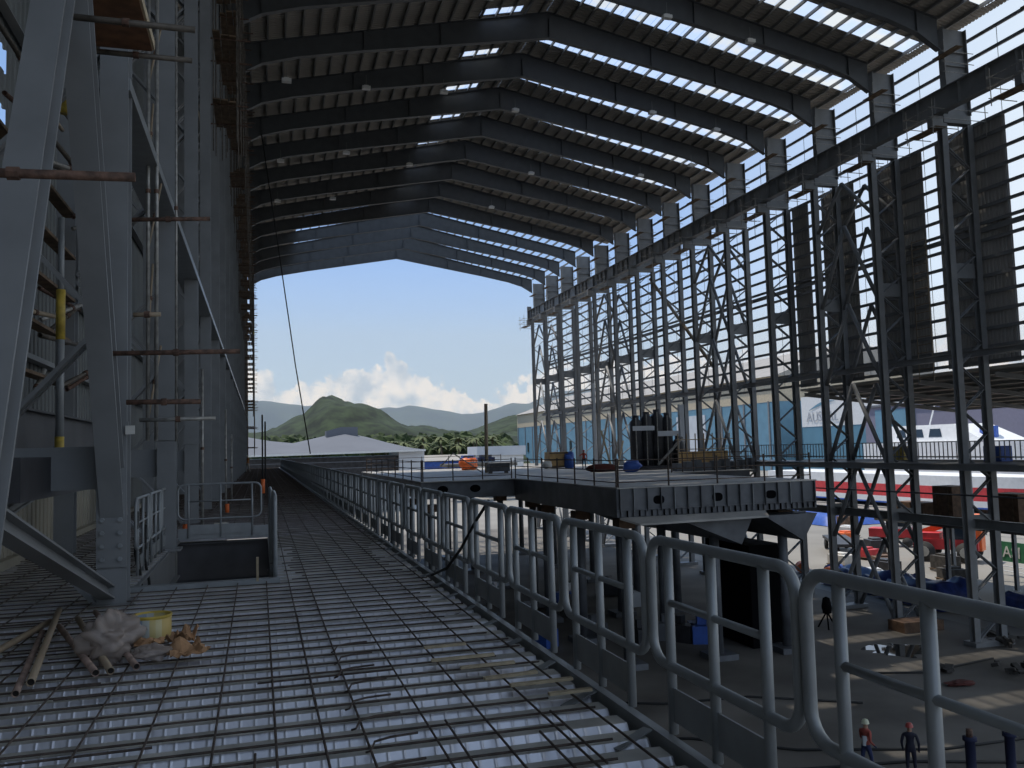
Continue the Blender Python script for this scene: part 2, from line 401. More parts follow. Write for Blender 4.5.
g = thing('crane_girder', 'long steel crane runway girder across the yard-side column heads', 'girder', (37.0, 0, 0))
ys = [30.0] + [y + 0 for y in F]
for i in range(len(ys) - 1):
    mb = MB().ibeam((0, ys[i], 20.42), (0, ys[i + 1] - .03, 20.42), 1.28, .5, .04, .03)
    for k in range(1, 5):
        y = ys[i] + (ys[i + 1] - ys[i]) * k / 5; mb.box((0, y, 20.42), (.4, .02, 1.2))
    mb.build('girder_segment', M['steel'], g)
MB().bar((0, 30, 21.12), (0, 117.5, 21.12), .1, .12).build('crane_rail', M['steel'], g)
bx((0, 117.62, 20.7), (.6, .2, 1.9)).build('end_stop', M['steel'], g)

# girts of the bare wall
GIRT = [5.75, 6.6, 7.62, 8.6, 9.63, 10.62, 11.63, 12.66, 13.25, 13.64, 14.57, 15.52, 16.57, 17.53, 18.55, 19.4, 20.33, 22.1, 23.3, 24.45]
for i, z in enumerate(GIRT):
    h = .3 if z in (13.25,) else .19
    o = MB().prism([(-.05, -h / 2), (.05, -h / 2), (.05, -h / 2 + .02), (-.03, -h / 2 + .02), (-.03, h / 2 - .02), (.05, h / 2 - .02), (.05, h / 2), (-.05, h / 2)], (39.62, 29, z), (39.62, 117.8, z), (0, 0, 1)).build('wall_girt', M['steel'])
    solo(o, 'horizontal steel girt of the open yard-side wall, %s up from the lean-to roof' % nth(i + 1), 'girt', 'yard-side wall girts')
k = 0
for i in range(NF):
    y0 = ([33.56] + F)[NF - 1 - i]
    for u, nm in ((.66, 'far'), (.34, 'near')):
        k += 1
        solo(tb([(39.62, y0 + 6 * u, 5.7), (39.62, y0 + 6 * u, 24.4)], .018, 5).build('sag_rod', M['steel']), 'thin vertical sag rod between the girts, %s from the far open end' % nth(k), 'rod', 'wall sag rods')

# dark sheets fixed so far
SH = [(26.6, 31.2), (31.9, 36.3), (37.5, 42.75), (43.85, 48.7), (50.35, 54.05), (55.6, 57.7)]
for i, (a, b) in enumerate(SH):
    solo(ribbed_wall('wall_sheet_panel', 39.75, a, b, 5.6, 19.58, M['panel'], 1, .25), 'tall dark ribbed sheet on the yard-side wall girts, %s from the far end' % nth(len(SH) - i), 'wall sheet', 'wall sheets fixed so far')

sl_ = thing('scaffold_ladder', 'pale tube ladder scaffold in front of a tall dark wall sheet', 'ladder', (39.5, 44.3, 5.0))
for yy in (-.6, .6): tb([(0, yy, 0), (0, yy, 8.9)], .03, 6).build('upright', M['bamboo'], sl_)
for i in range(18): tb([(0, -.65, .3 + i * .5), (0, .65, .3 + i * .5)], .028, 6).build('rung', M['bamboo'], sl_)
# bracing between columns
def bracing(x):
    t = thing('wall_bracing', 'x', 'bracing', (0, 0, 0), 0, 'diagonal wall bracing')
    for top in (18.6, 15.7, 10.45, 5.2, -.1, -5.0):
        bot = {18.6: 15.9, 15.7: 10.6, 10.45: 5.3, 5.2: .2, -.1: -4.9, -5.0: -9.6}[top]
        for s in (-1, 1):
            tb([(x, 3, top), (x, 3 + s * 2.75, bot)], .13, 8).build('brace', M['steel'], t, True)
    return t
b0 = None
for k in (12, 8, 4, 1):
    for x, nm in ((37.4, 'inner'), (39.2, 'outer')):
        o = bracing(0) if b0 is None else copy_tree(b0)
        b0 = b0 or o
        o.location = (x, F[k], 0); o['label'] = 'diagonal tube bracing on the %s column legs, %s braced bay from the far end' % (nm, nth([12, 8, 4, 1].index(k) + 1))
solo(tb([(39.2, 82.2, 18.8), (39.2, 69.9, 8.4)], .16, 8).build('diagonal_strut', M['bamboo'], None, True), 'long pale diagonal strut leaning between middle columns of the yard-side wall', 'strut')
solo(MB().ibeam((38.3, 29, 6.15), (38.3, 117, 6.15), .35, .25).build('tie_beam', M['steel']), 'horizontal tie beam threading the yard-side columns above the lean-to', 'beam')

# catwalk through the columns
cw = thing('catwalk', 'grey steel catwalk with slatted guard running through the yard-side columns', 'catwalk', (0, 0, 0))
MB().ibeam((37.0, 28, -.13), (37.0, 72, -.13), .36, .22).build('edge_beam', M['steel'], cw)
MB().ibeam((39.7, 28, -.13), (39.7, 72, -.13), .36, .22).build('edge_beam', M['steel'], cw)
bx((38.35, 50, .05), (2.6, 44, .05)).build('walkway_grating', M['steel'], cw)
mb = MB()
for i in range(126): mb.box((39.75, 28.2 + i * .35, .75), (.03, .06, 1.05))
mb.box((39.75, 50, 1.27), (.05, 44, .06)).box((39.75, 50, .36), (.04, 44, .08)).build('guard_slats', M['steel'], cw)
solo(MB().ibeam((37.9, 28, -3.25), (37.9, 72, -3.25), .5, .35).build('tie_beam', M['steel']), 'heavy horizontal beam below the catwalk between yard-side columns', 'beam')
solo(tb([(36.7, 28, -1.55), (36.7, 60, -1.75)], .05, 6).build('service_pipe', M['tank']), 'thin dark service pipe strung under the catwalk', 'pipe')

# lean-to roof outside
lt = thing('lean_to_roof', 'dark lean-to roof sloping away outside the yard-side wall', 'roof', (0, 0, 0))
MB().add([(39.9, 24, 5.35), (39.9, 58, 5.35), (55, 58, 3.79), (55, 24, 3.79), (39.9, 24, 5.5), (39.9, 58, 5.5), (55, 58, 3.94), (55, 24, 3.94)], [(0, 1, 2, 3), (4, 7, 6, 5), (0, 4, 5, 1), (1, 5, 6, 2), (2, 6, 7, 3), (3, 7, 4, 0)]).build('roof_sheet', M['roofsheet'], lt)
for i in range(9):
    x = 40.6 + i * 1.75; z = 5.35 - (x - 39.9) * .1033 - .1
    MB().bar((x, 24, z), (x, 58, z), .07, .18).build('purlin', M['purlin'], lt)
for y in (27.5, 33.5, 39.5, 45.5, 51.5, 57.5): MB().ibeam((39.9, y, 5.05), (55, y, 3.5), .28, .2).build('rafter', M['steel'], lt)
for y in (33.5, 45.5, 57.5): MB().ibeam((54.8, y, GZ), (54.8, y, 3.4), .25, .25, up=(0, 1, 0)).build('post', M['steel'], lt)

# column-head working platforms (scaffold) on the yard side
def head_platform():
    t = thing('work_platform', 'x', 'platform', (0, 0, 0), 0, 'scaffold platforms at the column heads')
    mb = MB()
    for j in range(3): mb.box((36.5 - .24 * j + .1, 0, 18.75), (.22, 2.1, .05))
    mb.build('planking', M['plank'], t)
    for y in (-1, 1):
        tb([(37.5, y, 18.68), (35.7, y, 18.68)], .025, 6).build('putlog', M['scaf'], t)
        for x in (35.85, 39.5): tb([(x, y, 18.3), (x, y, 20.3)], .025, 6).build('standard', M['scaf'], t)
        for z in (19.25, 19.8): tb([(35.6, y, z), (39.7, y, z)], .022, 6).build('guard_tube', M['scaf'], t)
    for z in (19.25, 19.8): tb([(35.85, -1.2, z), (35.85, 1.2, z)], .022, 6).build('guard_tube', M['scaf'], t)
    return t
p0 = head_platform()
for i, y in enumerate([33.56] + F):
    o = p0 if i == 0 else copy_tree(p0); o.location = (0, y, 0)
    o['label'] = 'plank and tube platform at a column head, %s from the far end' % nth(NF + 1 - i)
def eave_scaffold():
    t = thing('eave_scaffold', 'x', 'scaffold', (0, 0, 0), 0, 'tube scaffolds at the eaves')
    for z in (22.3, 22.9, 23.5): tb([(37.4, -.35, z), (39.6, -.35, z + random.uniform(-.06, .06))], .022, 6).build('ledger', M['scaf'], t)
    for x in (37.55, 39.9): tb([(x, .9 if x > 38 else -.35, 21.8), (x, .9 if x > 38 else -.35, 24.2)], .022, 6).build('standard', M['scaf'], t)
    for z in (22.4, 23.4): tb([(39.9, -1.3, z), (39.9, 1.4, z)], .022, 6).build('ledger', M['scaf'], t)
    mb = MB()
    for j in range(2): mb.box((37.4 - .26 * j, -.9, 23.1), (.22, 1.8, .04))
    mb.build('planking', M['plank'], t); return t
p0 = eave_scaffold()
for i, y in enumerate([33.56] + F):
    o = p0 if i == 0 else copy_tree(p0); o.location = (0, y, 0)
    o['label'] = 'light tube scaffold round an upper post at the eave, %s from the far end' % nth(NF + 1 - i)

# flood lamps hung below the roof
LAMPS = [(1.6, 51.2, 23.5), (6.97, 57.1, 26.0), (12.27, 57.1, 26.18), (1.65, 69.1, 24.6), (6.76, 69.1, 25.6), (12.87, 75.1, 27.0), (1.63, 81.1, 24.8), (6.62, 81.1, 25.3),
         (23.27, 45.1, 26.8), (28.79, 45.1, 25.9), (27.93, 57.1, 26.0), (33.15, 57.1, 25.1), (19.2, 63.1, 27.8), (34.2, 63.1, 24.4), (32.4, 69.1, 25.3), (24.2, 75.1, 26.9), (23.57, 87.1, 27.0), (12.4, 45.1, 26.7)]
LAMPS.sort(key=lambda p: (p[1], p[0]))
l0 = None
for i, p in enumerate(LAMPS):
    if l0 is None:
        l0 = thing('floodlight', 'x', 'lamp', p, 0, 'floodlights below the roof')
        MB().box((0, 0, 0), (.55, .34, .2)).box((0, 0, .12), (.3, .2, .1)).build('lamp_housing', M['white'], l0)
        tb([(0, 0, .15), (0, 0, .9)], .02, 6).build('hanger', M['steel'], l0)
    else: l0b = copy_tree(l0); l0b.location = p
    (l0 if i == 0 else l0b)['label'] = 'small white floodlight hung below the roof, %s counted from the camera end' % nth(i + 1)

# ------------------------------------------------------------------ gallery side columns
LY = [11.2 + 6 * j for j in range(18)]
lc0, a_, b_ = lattice_column(-1.66, -3.35, 12, -.08, 19.9, w=.33)
bx(((a_ + b_) / 2, 0, 1.55), (abs(a_ - b_), .04, .5)).build('batten_plate', M['steel'], lc0)
bx((-1.66, 0, -.03), (.5, .5, .04)).build('base_plate', M['steel'], lc0)
bx((-1.66, -.18, 2.02), (.36, .03, .12)).build('splice_plate', M['steel'], lc0)
for j, y in enumerate(LY):
    o = lc0 if j == 0 else copy_tree(lc0); o.location = (0, y, 0); o['group'] = 'gallery columns'
    o['label'] = 'grey steel column standing along the gallery deck, %s beyond the slanted braces' % nth(j + 1)
# gallery beam with flanges
solo(MB().bar((-1.74, 11.1, 6.17), (-1.74, 114, 6.17), .5, .15).build('gallery_beam', M['rail']), 'long horizontal beam tying the gallery columns above head height', 'beam')
# slanted braces of the first bay (inverted V) and what joins them
def slanted(name, p0, p1, label, bolts=None):
    t = thing(name, label, 'brace', (0, 0, 0))
    MB().ibeam(p0, p1, .3, .25, .03, .03, up=(0, 1, 0)).build('member', M['steel'], t)
    if bolts:
        bx((-1.66, 11.02, .88), (.32, .024, .95)).build('splice_plate', M['steel'], t)
        for xx in (-.095, .095):
            for k in range(6): MB().tube([(-1.66 + xx, 11.01, .5 + .15 * k), (-1.66 + xx, 10.975, .5 + .15 * k)], .026, 6).build('bolt', M['rail'], t)
    return t
slanted('slanted_brace', (-1.655, 11.2, .92), (-1.655, 7.7, 8.2), 'slanted steel brace with a bolted splice, its foot at the first gallery column', True)
slanted('slanted_brace', (-1.655, 5.37, -.02), (-1.655, 9.06, 8.2), 'large slanted steel brace at the picture edge leaning towards its bolted partner')
solo(MB().ibeam((-1.7, 6.0, 1.4), (-1.7, 11.2, .08), .15, .16, .02, .02).build('foot_brace', M['steel']), 'low diagonal brace dropping to the foot of the first gallery column', 'brace')
solo(MB().box((-2.5, 12.3, 1.46), (.34, 4.9, .46)).build('strut_beam', M['tank']), 'shade-darkened box strut between outer gallery legs behind the slanted braces', 'beam')  # near-black colour stands in for the shade behind the braces
solo(MB().ibeam((-2.85, 11.2, 2.0), (-2.85, 17.0, 2.0), .62, .2, .03, .02).build('strut_beam', M['tank']), 'shade-darkened plate girder stacked on the box strut behind the slanted braces', 'beam')  # shade put into the colour here as on the box strut
solo(MB().ibeam((-3.6, 13.0, .75), (-3.6, 16.5, 1.15), .14, .12).build('wall_strut', M['steel']), 'short pale strut sloping across the beige sheeting under the box strut', 'strut')

# ------------------------------------------------------------------ rebar mat
rm = thing('rebar_mat', 'rusty reinforcement mesh laid over the corrugated steel decking', 'rebar mat', (0, 0, 0))
y = 1.325 + .335; cnt = 0; rest = MB(); RB = .0075
while y < 112:
    spans = [(-3.85, 2.08)]
    if HY0 - .1 < y < HY1 + .12: spans = [(-3.85, HX0 - .05), (HX1 + .08, 2.08)]
    for a, b in spans:
        yy = y + random.uniform(-.02, .02); yb = yy + random.uniform(-.03, .03)
        if cnt < 62: tb([(a + random.uniform(0, .3), yy, -.005), (b - random.uniform(0, .35), yb, -.005)], RB, 6).build('cross_bar', M['rebar'], rm)
        else: rest.tube([(a, yy, -.005), (b, yb, -.005)], RB, 5)
        cnt += 1
    y += PITCH
tag(rest.build('cross_bar', M['rebar'], rm), kind='stuff')
for i, x in enumerate([-3.3, -2.9, -2.5, -2.1, -1.86, -1.4, -1.02, -.63, -.27, .08, .32, .57, .93, 1.31, 1.63, 1.98]):
    for a, b in ([(1.5, HY0 - .15), (HY1 + .1, 112)] if HX0 - .1 < x < HX1 + .05 else [(1.5, 112)]):
        tb([(x + random.uniform(-.02, .02), a, .014), (x + random.uniform(-.03, .03), b, .014)], RB, 6).build('long_bar', M['rebar'], rm)
for i in range(14):                                # loose lap bars of the mat
    yy = random.uniform(3.8, 11.3); x = random.uniform(-3.2, .3); ln = random.uniform(.5, 1.3)
    tb([(x, yy, .0), (x + ln, yy + .02, .0)], RB, 6).build('lap_bar', M['rebar'], rm)
for x, ya, yb in ((1.70, 4.3, 5.25), (1.05, 4.1, 5.3), (.33, 5.8, 9.2), (-.05, 4.0, 5.1), (1.52, 4.0, 4.9)):
    tb([(x, ya, .02), (x + .01, yb, .02)], RB, 6).build('lap_bar', M['rebar'], rm)
for i in range(8):                                 # hooked bar ends
    yy = 4.55 + i * .42; x = .55 + random.uniform(-.05, .05)
    tb([(x, yy, .0), (x + .02, yy - .05, .02), (x + .05, yy + .02, .045), (x + .14, yy + .05, .05), (x + .3, yy + .07, .05)], .007, 6).build('hooked_bar', M['rebar'], rm)

ea = thing('edge_angle', 'bent steel kerb strip along the open edge of the deck with straps', 'kerb', (2.2, 0, 0))
MB().prism([(-.03, -.14), (-.015, -.14), (-.015, -.01), (.03, -.01), (.03, .005), (-.03, .005)], (0, 1.3, 0), (0, 113, 0), (0, 0, 1)).build('kerb', M['rail'], ea)
for i in range(60):
    yy = 2.2 + i * .86; MB().bar((-.05, yy, .0), (-.3, yy - .1, -.055), .07, .008).build('strap', M['rail'], ea)

# ------------------------------------------------------------------ guard rail panels along the deck edge
def arc(c, r, a0, a1, n=5): return [(0, c[0] + r * math.cos(R(a0 + (a1 - a0) * i / n)), c[1] + r * math.sin(R(a0 + (a1 - a0) * i / n))) for i in range(n + 1)]
def rail_panel(L=1.49, zb=.375, zt=1.08, posts=(.26, .76, 1.26), name='guard_rail_panel', toe=True, mid=True, r=.0295):
    t = thing(name, 'x', 'guard rail', (0, 0, 0)); c = .13
    loop = arc((c, zb + c), c, 270, 180) + arc((c, zt - c), c, 180, 90) + arc((L - c, zt - c), c, 90, 0) + arc((L - c, zb + c), c, 0, -90)
    tb(loop, r, 10, closed=True).build('frame_tube', M['rail'], t, True)
    for p in posts: tb([(0, p, 0), (0, p, zt)], r * .95, 10).build('post', M['rail'], t, True)
    if mid: tb([(0, posts[0], .735), (0, posts[-1], .735)], r * .72, 8).build('mid_rail', M['rail'], t, True)
    if toe: bx((.0, (posts[0] + posts[-1]) / 2, .165), (.012, posts[-1] - posts[0], .19)).build('toe_board', M['rail'], t)
    return t
rp0 = rail_panel()
for j in range(68):
    o = rp0 if j == 0 else copy_tree(rp0)
    o.location = (2.25 + random.uniform(-.006, .006), 1.83 + 1.56 * j, 0); o.rotation_euler = (0, random.uniform(-.008, .008), random.uniform(-.006, .006))
    o['group'] = 'guard rail panels on the deck edge'; o['label'] = 'grey tubular guard rail panel on the deck edge, %s from the near end' % nth(j + 1)

# ------------------------------------------------------------------ stair opening
fb = thing('opening_frame', 'steel beams framing the stair opening in the deck', 'beam frame', (0, 0, 0))
bx(((HX0 + HX1) / 2 + .02, HY0 - .03, -.02), (HX1 - HX0 + .1, .16, .12)).build('near_kerb', M['rail'], fb)
MB().ibeam(((HX0 - .02), HY1 + .1, -.5), (HX1, HY1 + .1, -.5), .8, .25, .03, .02).build('far_girder', M['tank'], fb)
bx(((HX0 + HX1) / 2, HY1 + .05, .08), (HX1 - HX0, .06, .22)).build('far_kerb', M['rail'], fb)
MB().ibeam((HX1 + .06, HY0, -.4), (HX1 + .06, HY1, -.4), .7, .2).build('side_girder', M['steel'], fb)
MB().ibeam((HX0 - .06, HY0, -.4), (HX0 - .06, HY1, -.4), .7, .2).build('side_girder', M['steel'], fb)
o = rail_panel(1.62, .38, 1.08, (.2, .82, 1.44), r=.022); o.location = (HX0 + .0, HY1, 0); o.rotation_euler = (0, 0, -math.pi / 2)
tag(o, 'grey guard rail panel across the far side of the stair opening', group='guard rails of the stair opening')
for i, yy in enumerate((13.2, 14.8, 16.4)):
    o = rail_panel(1.55, .38, 1.08, (.2, .78, 1.36), r=.022); o.location = (HX0 - .06, yy, 0)
    tag(o, 'guard rail panel on the column side of the stair opening, %s from the near corner' % nth(i + 1), group='guard rails of the stair opening')
for i, yy in enumerate((12.35, 13.95)):
    o = rail_panel(1.55, .0, 1.08, (.2, .78, 1.36), toe=False); o.location = (HX1 + .02 - .035 * i, yy, 0)
    tag(o, 'guard rail panel on the walkway side of the stair opening, %s from its near corner' % nth(i + 1), group='guard rails of the stair opening')
for i, x in enumerate((-1.72, -1.78, -1.69)):
    z0 = .9 - .12 * i
    solo(tb([(x + .05, 13.3 + i * .35, z0), (x + .02, 13.5 + i * .3, z0 - .5), (x + .06, 13.7 + i * .3, -.2), (x + .1, 13.9 + i * .25, -1.4)], .022, 6).build('hanging_hose', M['rope'], None, True), 'dark hose hanging over the stair opening rail, %s from the first column' % nth(i + 1), 'hose', 'hoses at the stair opening')
solo(MB().lathe([(.0, 0), (.06, 0), (.06, .2), (.05, .24), (0, .24)], (-1.5, 19.3, .02), 10).build('orange_sleeve', M['orange'], None, True), 'orange protective sleeve on the deck at the far corner of the stair opening', 'sleeve')
solo(MB().lathe([(.0, 0), (.06, 0), (.06, .25), (0, .25)], (-.95, 26.8, .0), 10).build('orange_sleeve', M['orange'], None, True), 'orange sleeve at the foot of a scaffold pole beyond the opening', 'sleeve')
solo(MB().lathe([(.0, 0), (.06, 0), (.06, .4), (0, .4)], (.05, 26.0, .55), 10).build('orange_sleeve', M['orange'], None, True), 'orange sleeve above the deck near the far rail of the opening', 'sleeve')
solo(bx((-.05, 11.85, .12), (.03, .03, .5), rx=.5).build('timber_scrap', M['lath']), 'pale timber scrap leaning on the rail corner of the opening', 'scrap')
cl = MB(); cl.blob((-.9, 21.5, .04), (.28, .16, .06), .5, 3, 12, 6, 3); solo(cl.build('white_rag', M['whitecap'], None, True), 'white rag lying on the deck beyond the stair opening', 'rag')
solo(bx((-1.46, 10.98, 1.98), (.1, .03, .1)).build('label_plate', M['whitecap']), 'small pale plate fixed to the first gallery column', 'plate')

# ------------------------------------------------------------------ gallery scaffolding and clutter
def tube_thing(p0, p1, r, m, label, name='scaffold_tube', grp='loose scaffold tubes on the gallery side'):
    t = thing(name, label, 'scaffold tube', p0, 0, grp); d = Vector(p1) - Vector(p0)
    MB().pipe((0, 0, 0), d, r, .005, 10).build('tube', M[m], t, True)
    q = d * .5; u = d.normalized()
    MB().tube([q - u * .03, q + u * .03], r + .012, 8).build('coupler', M['rust'], t)
    return t
tube_thing((-1.9, 5.2, 3.2), (-.67, 5.2, 3.23), .026, 'rust', 'thick rusty scaffold tube crossing in front of both slanted braces')
tube_thing((-1.75, 8.32, 5.62), (-.56, 8.3, 5.6), .03, 'scafdark', 'grey brown tube crossing just behind the larger slanted brace near the top')
tube_thing((-1.9, 10.2, 6.15), (-.72, 10.2, 6.14), .03, 'scafdark', 'grey brown tube carrying the plywood platform')
tube_thing((-1.6, 10.4, 2.81), (-.22, 10.4, 2.84), .028, 'rust', 'rusty tube jutting out past the first gallery columns')
tube_thing((-1.45, 10.6, 2.28), (-.66, 10.6, 2.28), .03, 'rust', 'brown tube at eye height across the second gallery column')
tube_thing((-1.45, 11.7, 2.12), (-.55, 11.7, 2.13), .026, 'scaf', 'grey tube above the stair opening rail')
tube_thing((-1.37, 10.5, 3.26), (-1.08, 10.5, 3.27), .026, 'bamboo', 'short pale tube stub on the first gallery column')
tube_thing((-1.6, 11.5, 4.6), (-.6, 11.5, 4.66), .026, 'rust', 'brown tube halfway up the first gallery columns')
pp = thing('shoring_prop', 'grey and yellow telescopic prop standing between the slanted braces', 'prop', (-2.47, 12.3, 1.7))
MB().pipe((0, 0, 0), (0, 0, 1.9), .05, .006, 12).build('outer_tube', M['rail'], pp, True)
tb([(0, 0, 1.9), (0, 0, 3.1)], .038, 10).build('inner_tube', M['rail'], pp, True)
tb([(0, 0, 1.5), (0, 0, 2.15)], .056, 10).build('yellow_collar', M['yellow'], pp, True)
tb([(0, 0, 0), (0, 0, .25)], .056, 10).build('yellow_foot', M['yellow'], pp, True)
solo(tb([(-2.45, 12.3, 6.2), (-2.42, 12.3, 8.9)], .09, 10).build('yellow_post', M['yellow'], None, True), 'mustard post at the upper edge behind the larger slanted brace', 'post')
pl = thing('plywood_platform', 'orange brown plywood platform on tubes high by the first gallery column', 'platform', (0, 0, 0))
bx((-1.5, 9.45, 6.22), (.72, 1.5, .03)).build('plywood_sheet', M['ply'], pl)
bx((-1.13, 9.45, 6.27), (.03, 1.5, .1)).build('edge_batten', M['lath'], pl)
for i, (x, yy) in enumerate(((-1.62, 14.0), (-1.5, 14.0), (-1.3, 14.9))):
    tube_thing((x, yy, 1.9), (x, yy, 9.5), .028 if i < 2 else .02, 'scaf', 'upright scaffold pole between the first two gallery columns, %s from the first column' % nth(i + 1), 'scaffold_pole')
for i in range(5):
    tube_thing((-1.62, 14.0, 2.2 + i * 1.3), (-1.5 - .12 * (i % 2), 14.6, 3.4 + i * 1.3), .018, 'bamboo', 'short slanted scaffold brace between the gallery poles, %s up' % nth(i + 1), 'scaffold_brace')
for i, (x, yy) in enumerate(((-1.25, 20.6), (-.98, 26.8), (-1.0, 32.6))):
    tube_thing((x, yy, .05), (x, yy, 3.6 - .6 * i), .03, 'scaf', 'upright grey pole standing on the gallery deck, %s beyond the stair opening' % nth(i + 1), 'scaffold_pole')
# jumble of tubes on the strut beams behind the slanted braces
jr = random.Random(3)
jz = sorted(2.4 + 5.6 * jr.random() for _ in range(22))
for i, z in enumerate(jz):
    x = -2.6 - jr.random() * .9; yy = 11.6 + jr.random() * 4.5
    tube_thing((x, yy, z), (x + jr.uniform(-.1, .6), yy + jr.uniform(.4, 2.2), z + jr.uniform(-.3, .7)), .034, ['scaf', 'scafdark', 'rust', 'scafdark', 'bamboo'][i % 5], 'short scaffold tube in the jumble behind the slanted braces, %s up' % nth(i + 1))
for i in range(5):
    z = 2.9 + .75 * i
    solo(MB().bar((-3.2, 11.6, z), (-3.2, 16.6, z + .02), .2, .05).build('scaffold_plank', M['plank']), 'dusty scaffold plank lying behind the slanted braces, %s up' % nth(i + 1), 'plank', 'planks behind the slanted braces')

def scaffold_bay(zs, seed):
    rr = random.Random(seed); t = thing('scaffold_bay', 'x', 'scaffold', (0, 0, 0)); z0, z1 = zs[0] - .8, zs[-1] + 1.6
    for x in (0, .75):
        for yy in (-.9, .9): tb([(x, yy, z0 - rr.random()), (x, yy, z1 + rr.random() * .5)], .025, 6).build('standard', M['scafdark'], t)
    for z in zs:
        mb = MB()
        for j in range(3): mb.box((.1 + .26 * j, rr.uniform(-.2, .2), z), (.23, 2.6, .05))
        mb.build('planking', M['plank'], t)
        for yy in (-.9, .9): tb([(-.3, yy, z - .05), (1.0 + rr.random() * .25, yy, z - .05)], .025, 6).build('putlog', M['rust'], t)
        for dz in (.5, 1.0): tb([(.75, -1.1 - rr.random() * .3, z + dz), (.75, 1.2, z + dz)], .022, 6).build('guard_tube', M['scafdark'], t)
    tb([(.8, -.9, zs[0]), (.8, .9, zs[-1])], .022, 6).build('diagonal', M['scafdark'], t)
    return t
sb = 0
for j, yy in enumerate((31.0, 36.5, 42.5, 48.5, 54.5, 60.5, 66.5, 72.5, 78.5, 84.5, 90.5, 96.5, 102.5, 108.5)):
    zs = {0: (13.5, 15.8, 18.2), 1: (15.5, 17.4, 19.3, 21.5), 2: (17.2, 19.5, 21.6)}.get(j, (16.5, 18.6, 20.6, 22.4))
    if j > 5: zs = (13.5, 15.5) + zs
    if j > 9: zs = (7.0, 9.2, 11.3) + zs
    if j > 11: zs = (2.5, 4.8) + zs
    o = scaffold_bay(zs, j); o.location = (-1.45, yy, 0)
    tag(o, 'tube and plank scaffold hung on the gallery columns, %s from the near end' % nth(j + 1), group='scaffolds along the gallery columns')

# ------------------------------------------------------------------ deck clutter
PIPES = [((-2.3, 7.1), (-2.0, 9.75), .03, 'bamboo', 'pale tube lying at the picture edge, outermost of the loose deck tubes'), ((-1.64, 6.99), (-1.95, 9.2), .026, 'pinktube', 'brown tube lying tight beside the longest pale tube on the decking'),
         ((-1.58, 7.14), (-2.02, 10.25), .03, 'bamboo', 'long pale tube lying across its neighbour on the decking'), ((-1.20, 7.40), (-1.86, 9.45), .028, 'pinktube', 'reddish tube pointing towards the plastic bag'),
         ((-1.10, 7.42), (-1.76, 9.8), .028, 'bamboo', 'grey tube lying half under the plastic bag'), ((-.93, 7.5), (-1.66, 10.15), .026, 'pinktube', 'tube with its end poking out below the plastic bag')]
for i, (a, b, r, m, lb) in enumerate(PIPES):
    z = .024 + r + (.03 if i == 2 else 0)
    t = thing('steel_tube', lb, 'tube', (a[0], a[1] - .12, z), 0, 'loose tubes on the decking')
    MB().pipe((0, 0, 0), (b[0] - a[0], b[1] - a[1], .02), r, .004, 12).build('tube', M[m], t, True)
    MB().tube([(0, .02, 0), (0, .03, 0)], r * .85, 10).build('dark_bore', M['inside'], t)
tin = thing('paint_tin', 'open yellow and white paint tin among the rubbish on the decking', 'tin', (-.96, 8.62, .03))
tinm = bands_mat('printed_tin', [(-.17, (.22, .27, .33)), (-.06, (.42, .43, .40)), (.0, (.50, .40, .16)), (.05, (.52, .45, .24)), (.1, (.50, .36, .12))], 0, .5)
MB().lathe([(0, .0), (.165, 0), (.17, .02), (.17, .2), (.16, .2), (.158, .02), (0, .015)], n=24).build('body', tinm, tin, True)
MB().lathe([(.171, .18), (.177, .195), (.176, .208), (.16, .208), (.158, .19)], n=24).build('rim', M['yellow'], tin, True)
def crumple(name, loc, rad, m, seed, label, cat, amp=.3, fr=1.8, nu=40, nv=28, rz=0):
    o = MB().blob((0, 0, rad[2] * .9), rad, amp, seed, nu, nv, fr).build(name, m, None, True)
    o.location = loc; o.rotation_euler = (0, 0, rz); return solo(o, label, cat)
crumple('plastic_bag', (-1.2, 7.9, .02), (.2, .17, .19), M['bag'], 5, 'crumpled cloudy plastic bag lying over the loose tubes', 'bag', .5, 1.6)
crumple('plastic_bag', (-.86, 7.75, .02), (.15, .11, .06), M['bag'], 9, 'flat crumpled clear bag in front of the paint tin', 'bag')
crumple('plastic_bag', (-1.17, 8.5, .02), (.14, .12, .11), M['bag'], 12, 'clear crumpled wrapping tucked behind the paint tin', 'bag')
def cardboard(name, loc, sx, sy, h, seed, label, rz):
    n = 8; vs = []; fs = []
    for i in range(n + 1):
        for j in range(n + 1):
            u, v = i / n - .5, j / n - .5
            z = h * abs(mnoise.noise(Vector((u * 2.4 + seed, v * 2.4, seed)))) * 1.3 + .02
            vs.append((u * sx + .02 * mnoise.noise(Vector((v * 6, seed, u))), v * sy, z))
    fs = [(i * (n + 1) + j, (i + 1) * (n + 1) + j, (i + 1) * (n + 1) + j + 1, i * (n + 1) + j + 1) for i in range(n) for j in range(n)]
    o = MB().add(vs, fs).build(name, M['card']); o.location = loc; o.rotation_euler = (0, 0, rz)
    s = o.modifiers.new('s', 'SOLIDIFY'); s.thickness = .006; return solo(o, label, 'cardboard')
cardboard('cardboard_scrap', (-.6, 7.72, .03), .3, .26, .12, 2.3, 'torn brown cardboard lying foremost beside the clear bag', .4)
cardboard('cardboard_scrap', (-.66, 8.12, .05), .22, .2, .16, 5.3, 'crumpled cardboard standing against the paint tin', 1.1)
cardboard('cardboard_scrap', (-.92, 8.05, .06), .24, .16, .12, 8.1, 'cardboard scrap between the two plastic bags', .2)
lr = random.Random(11)
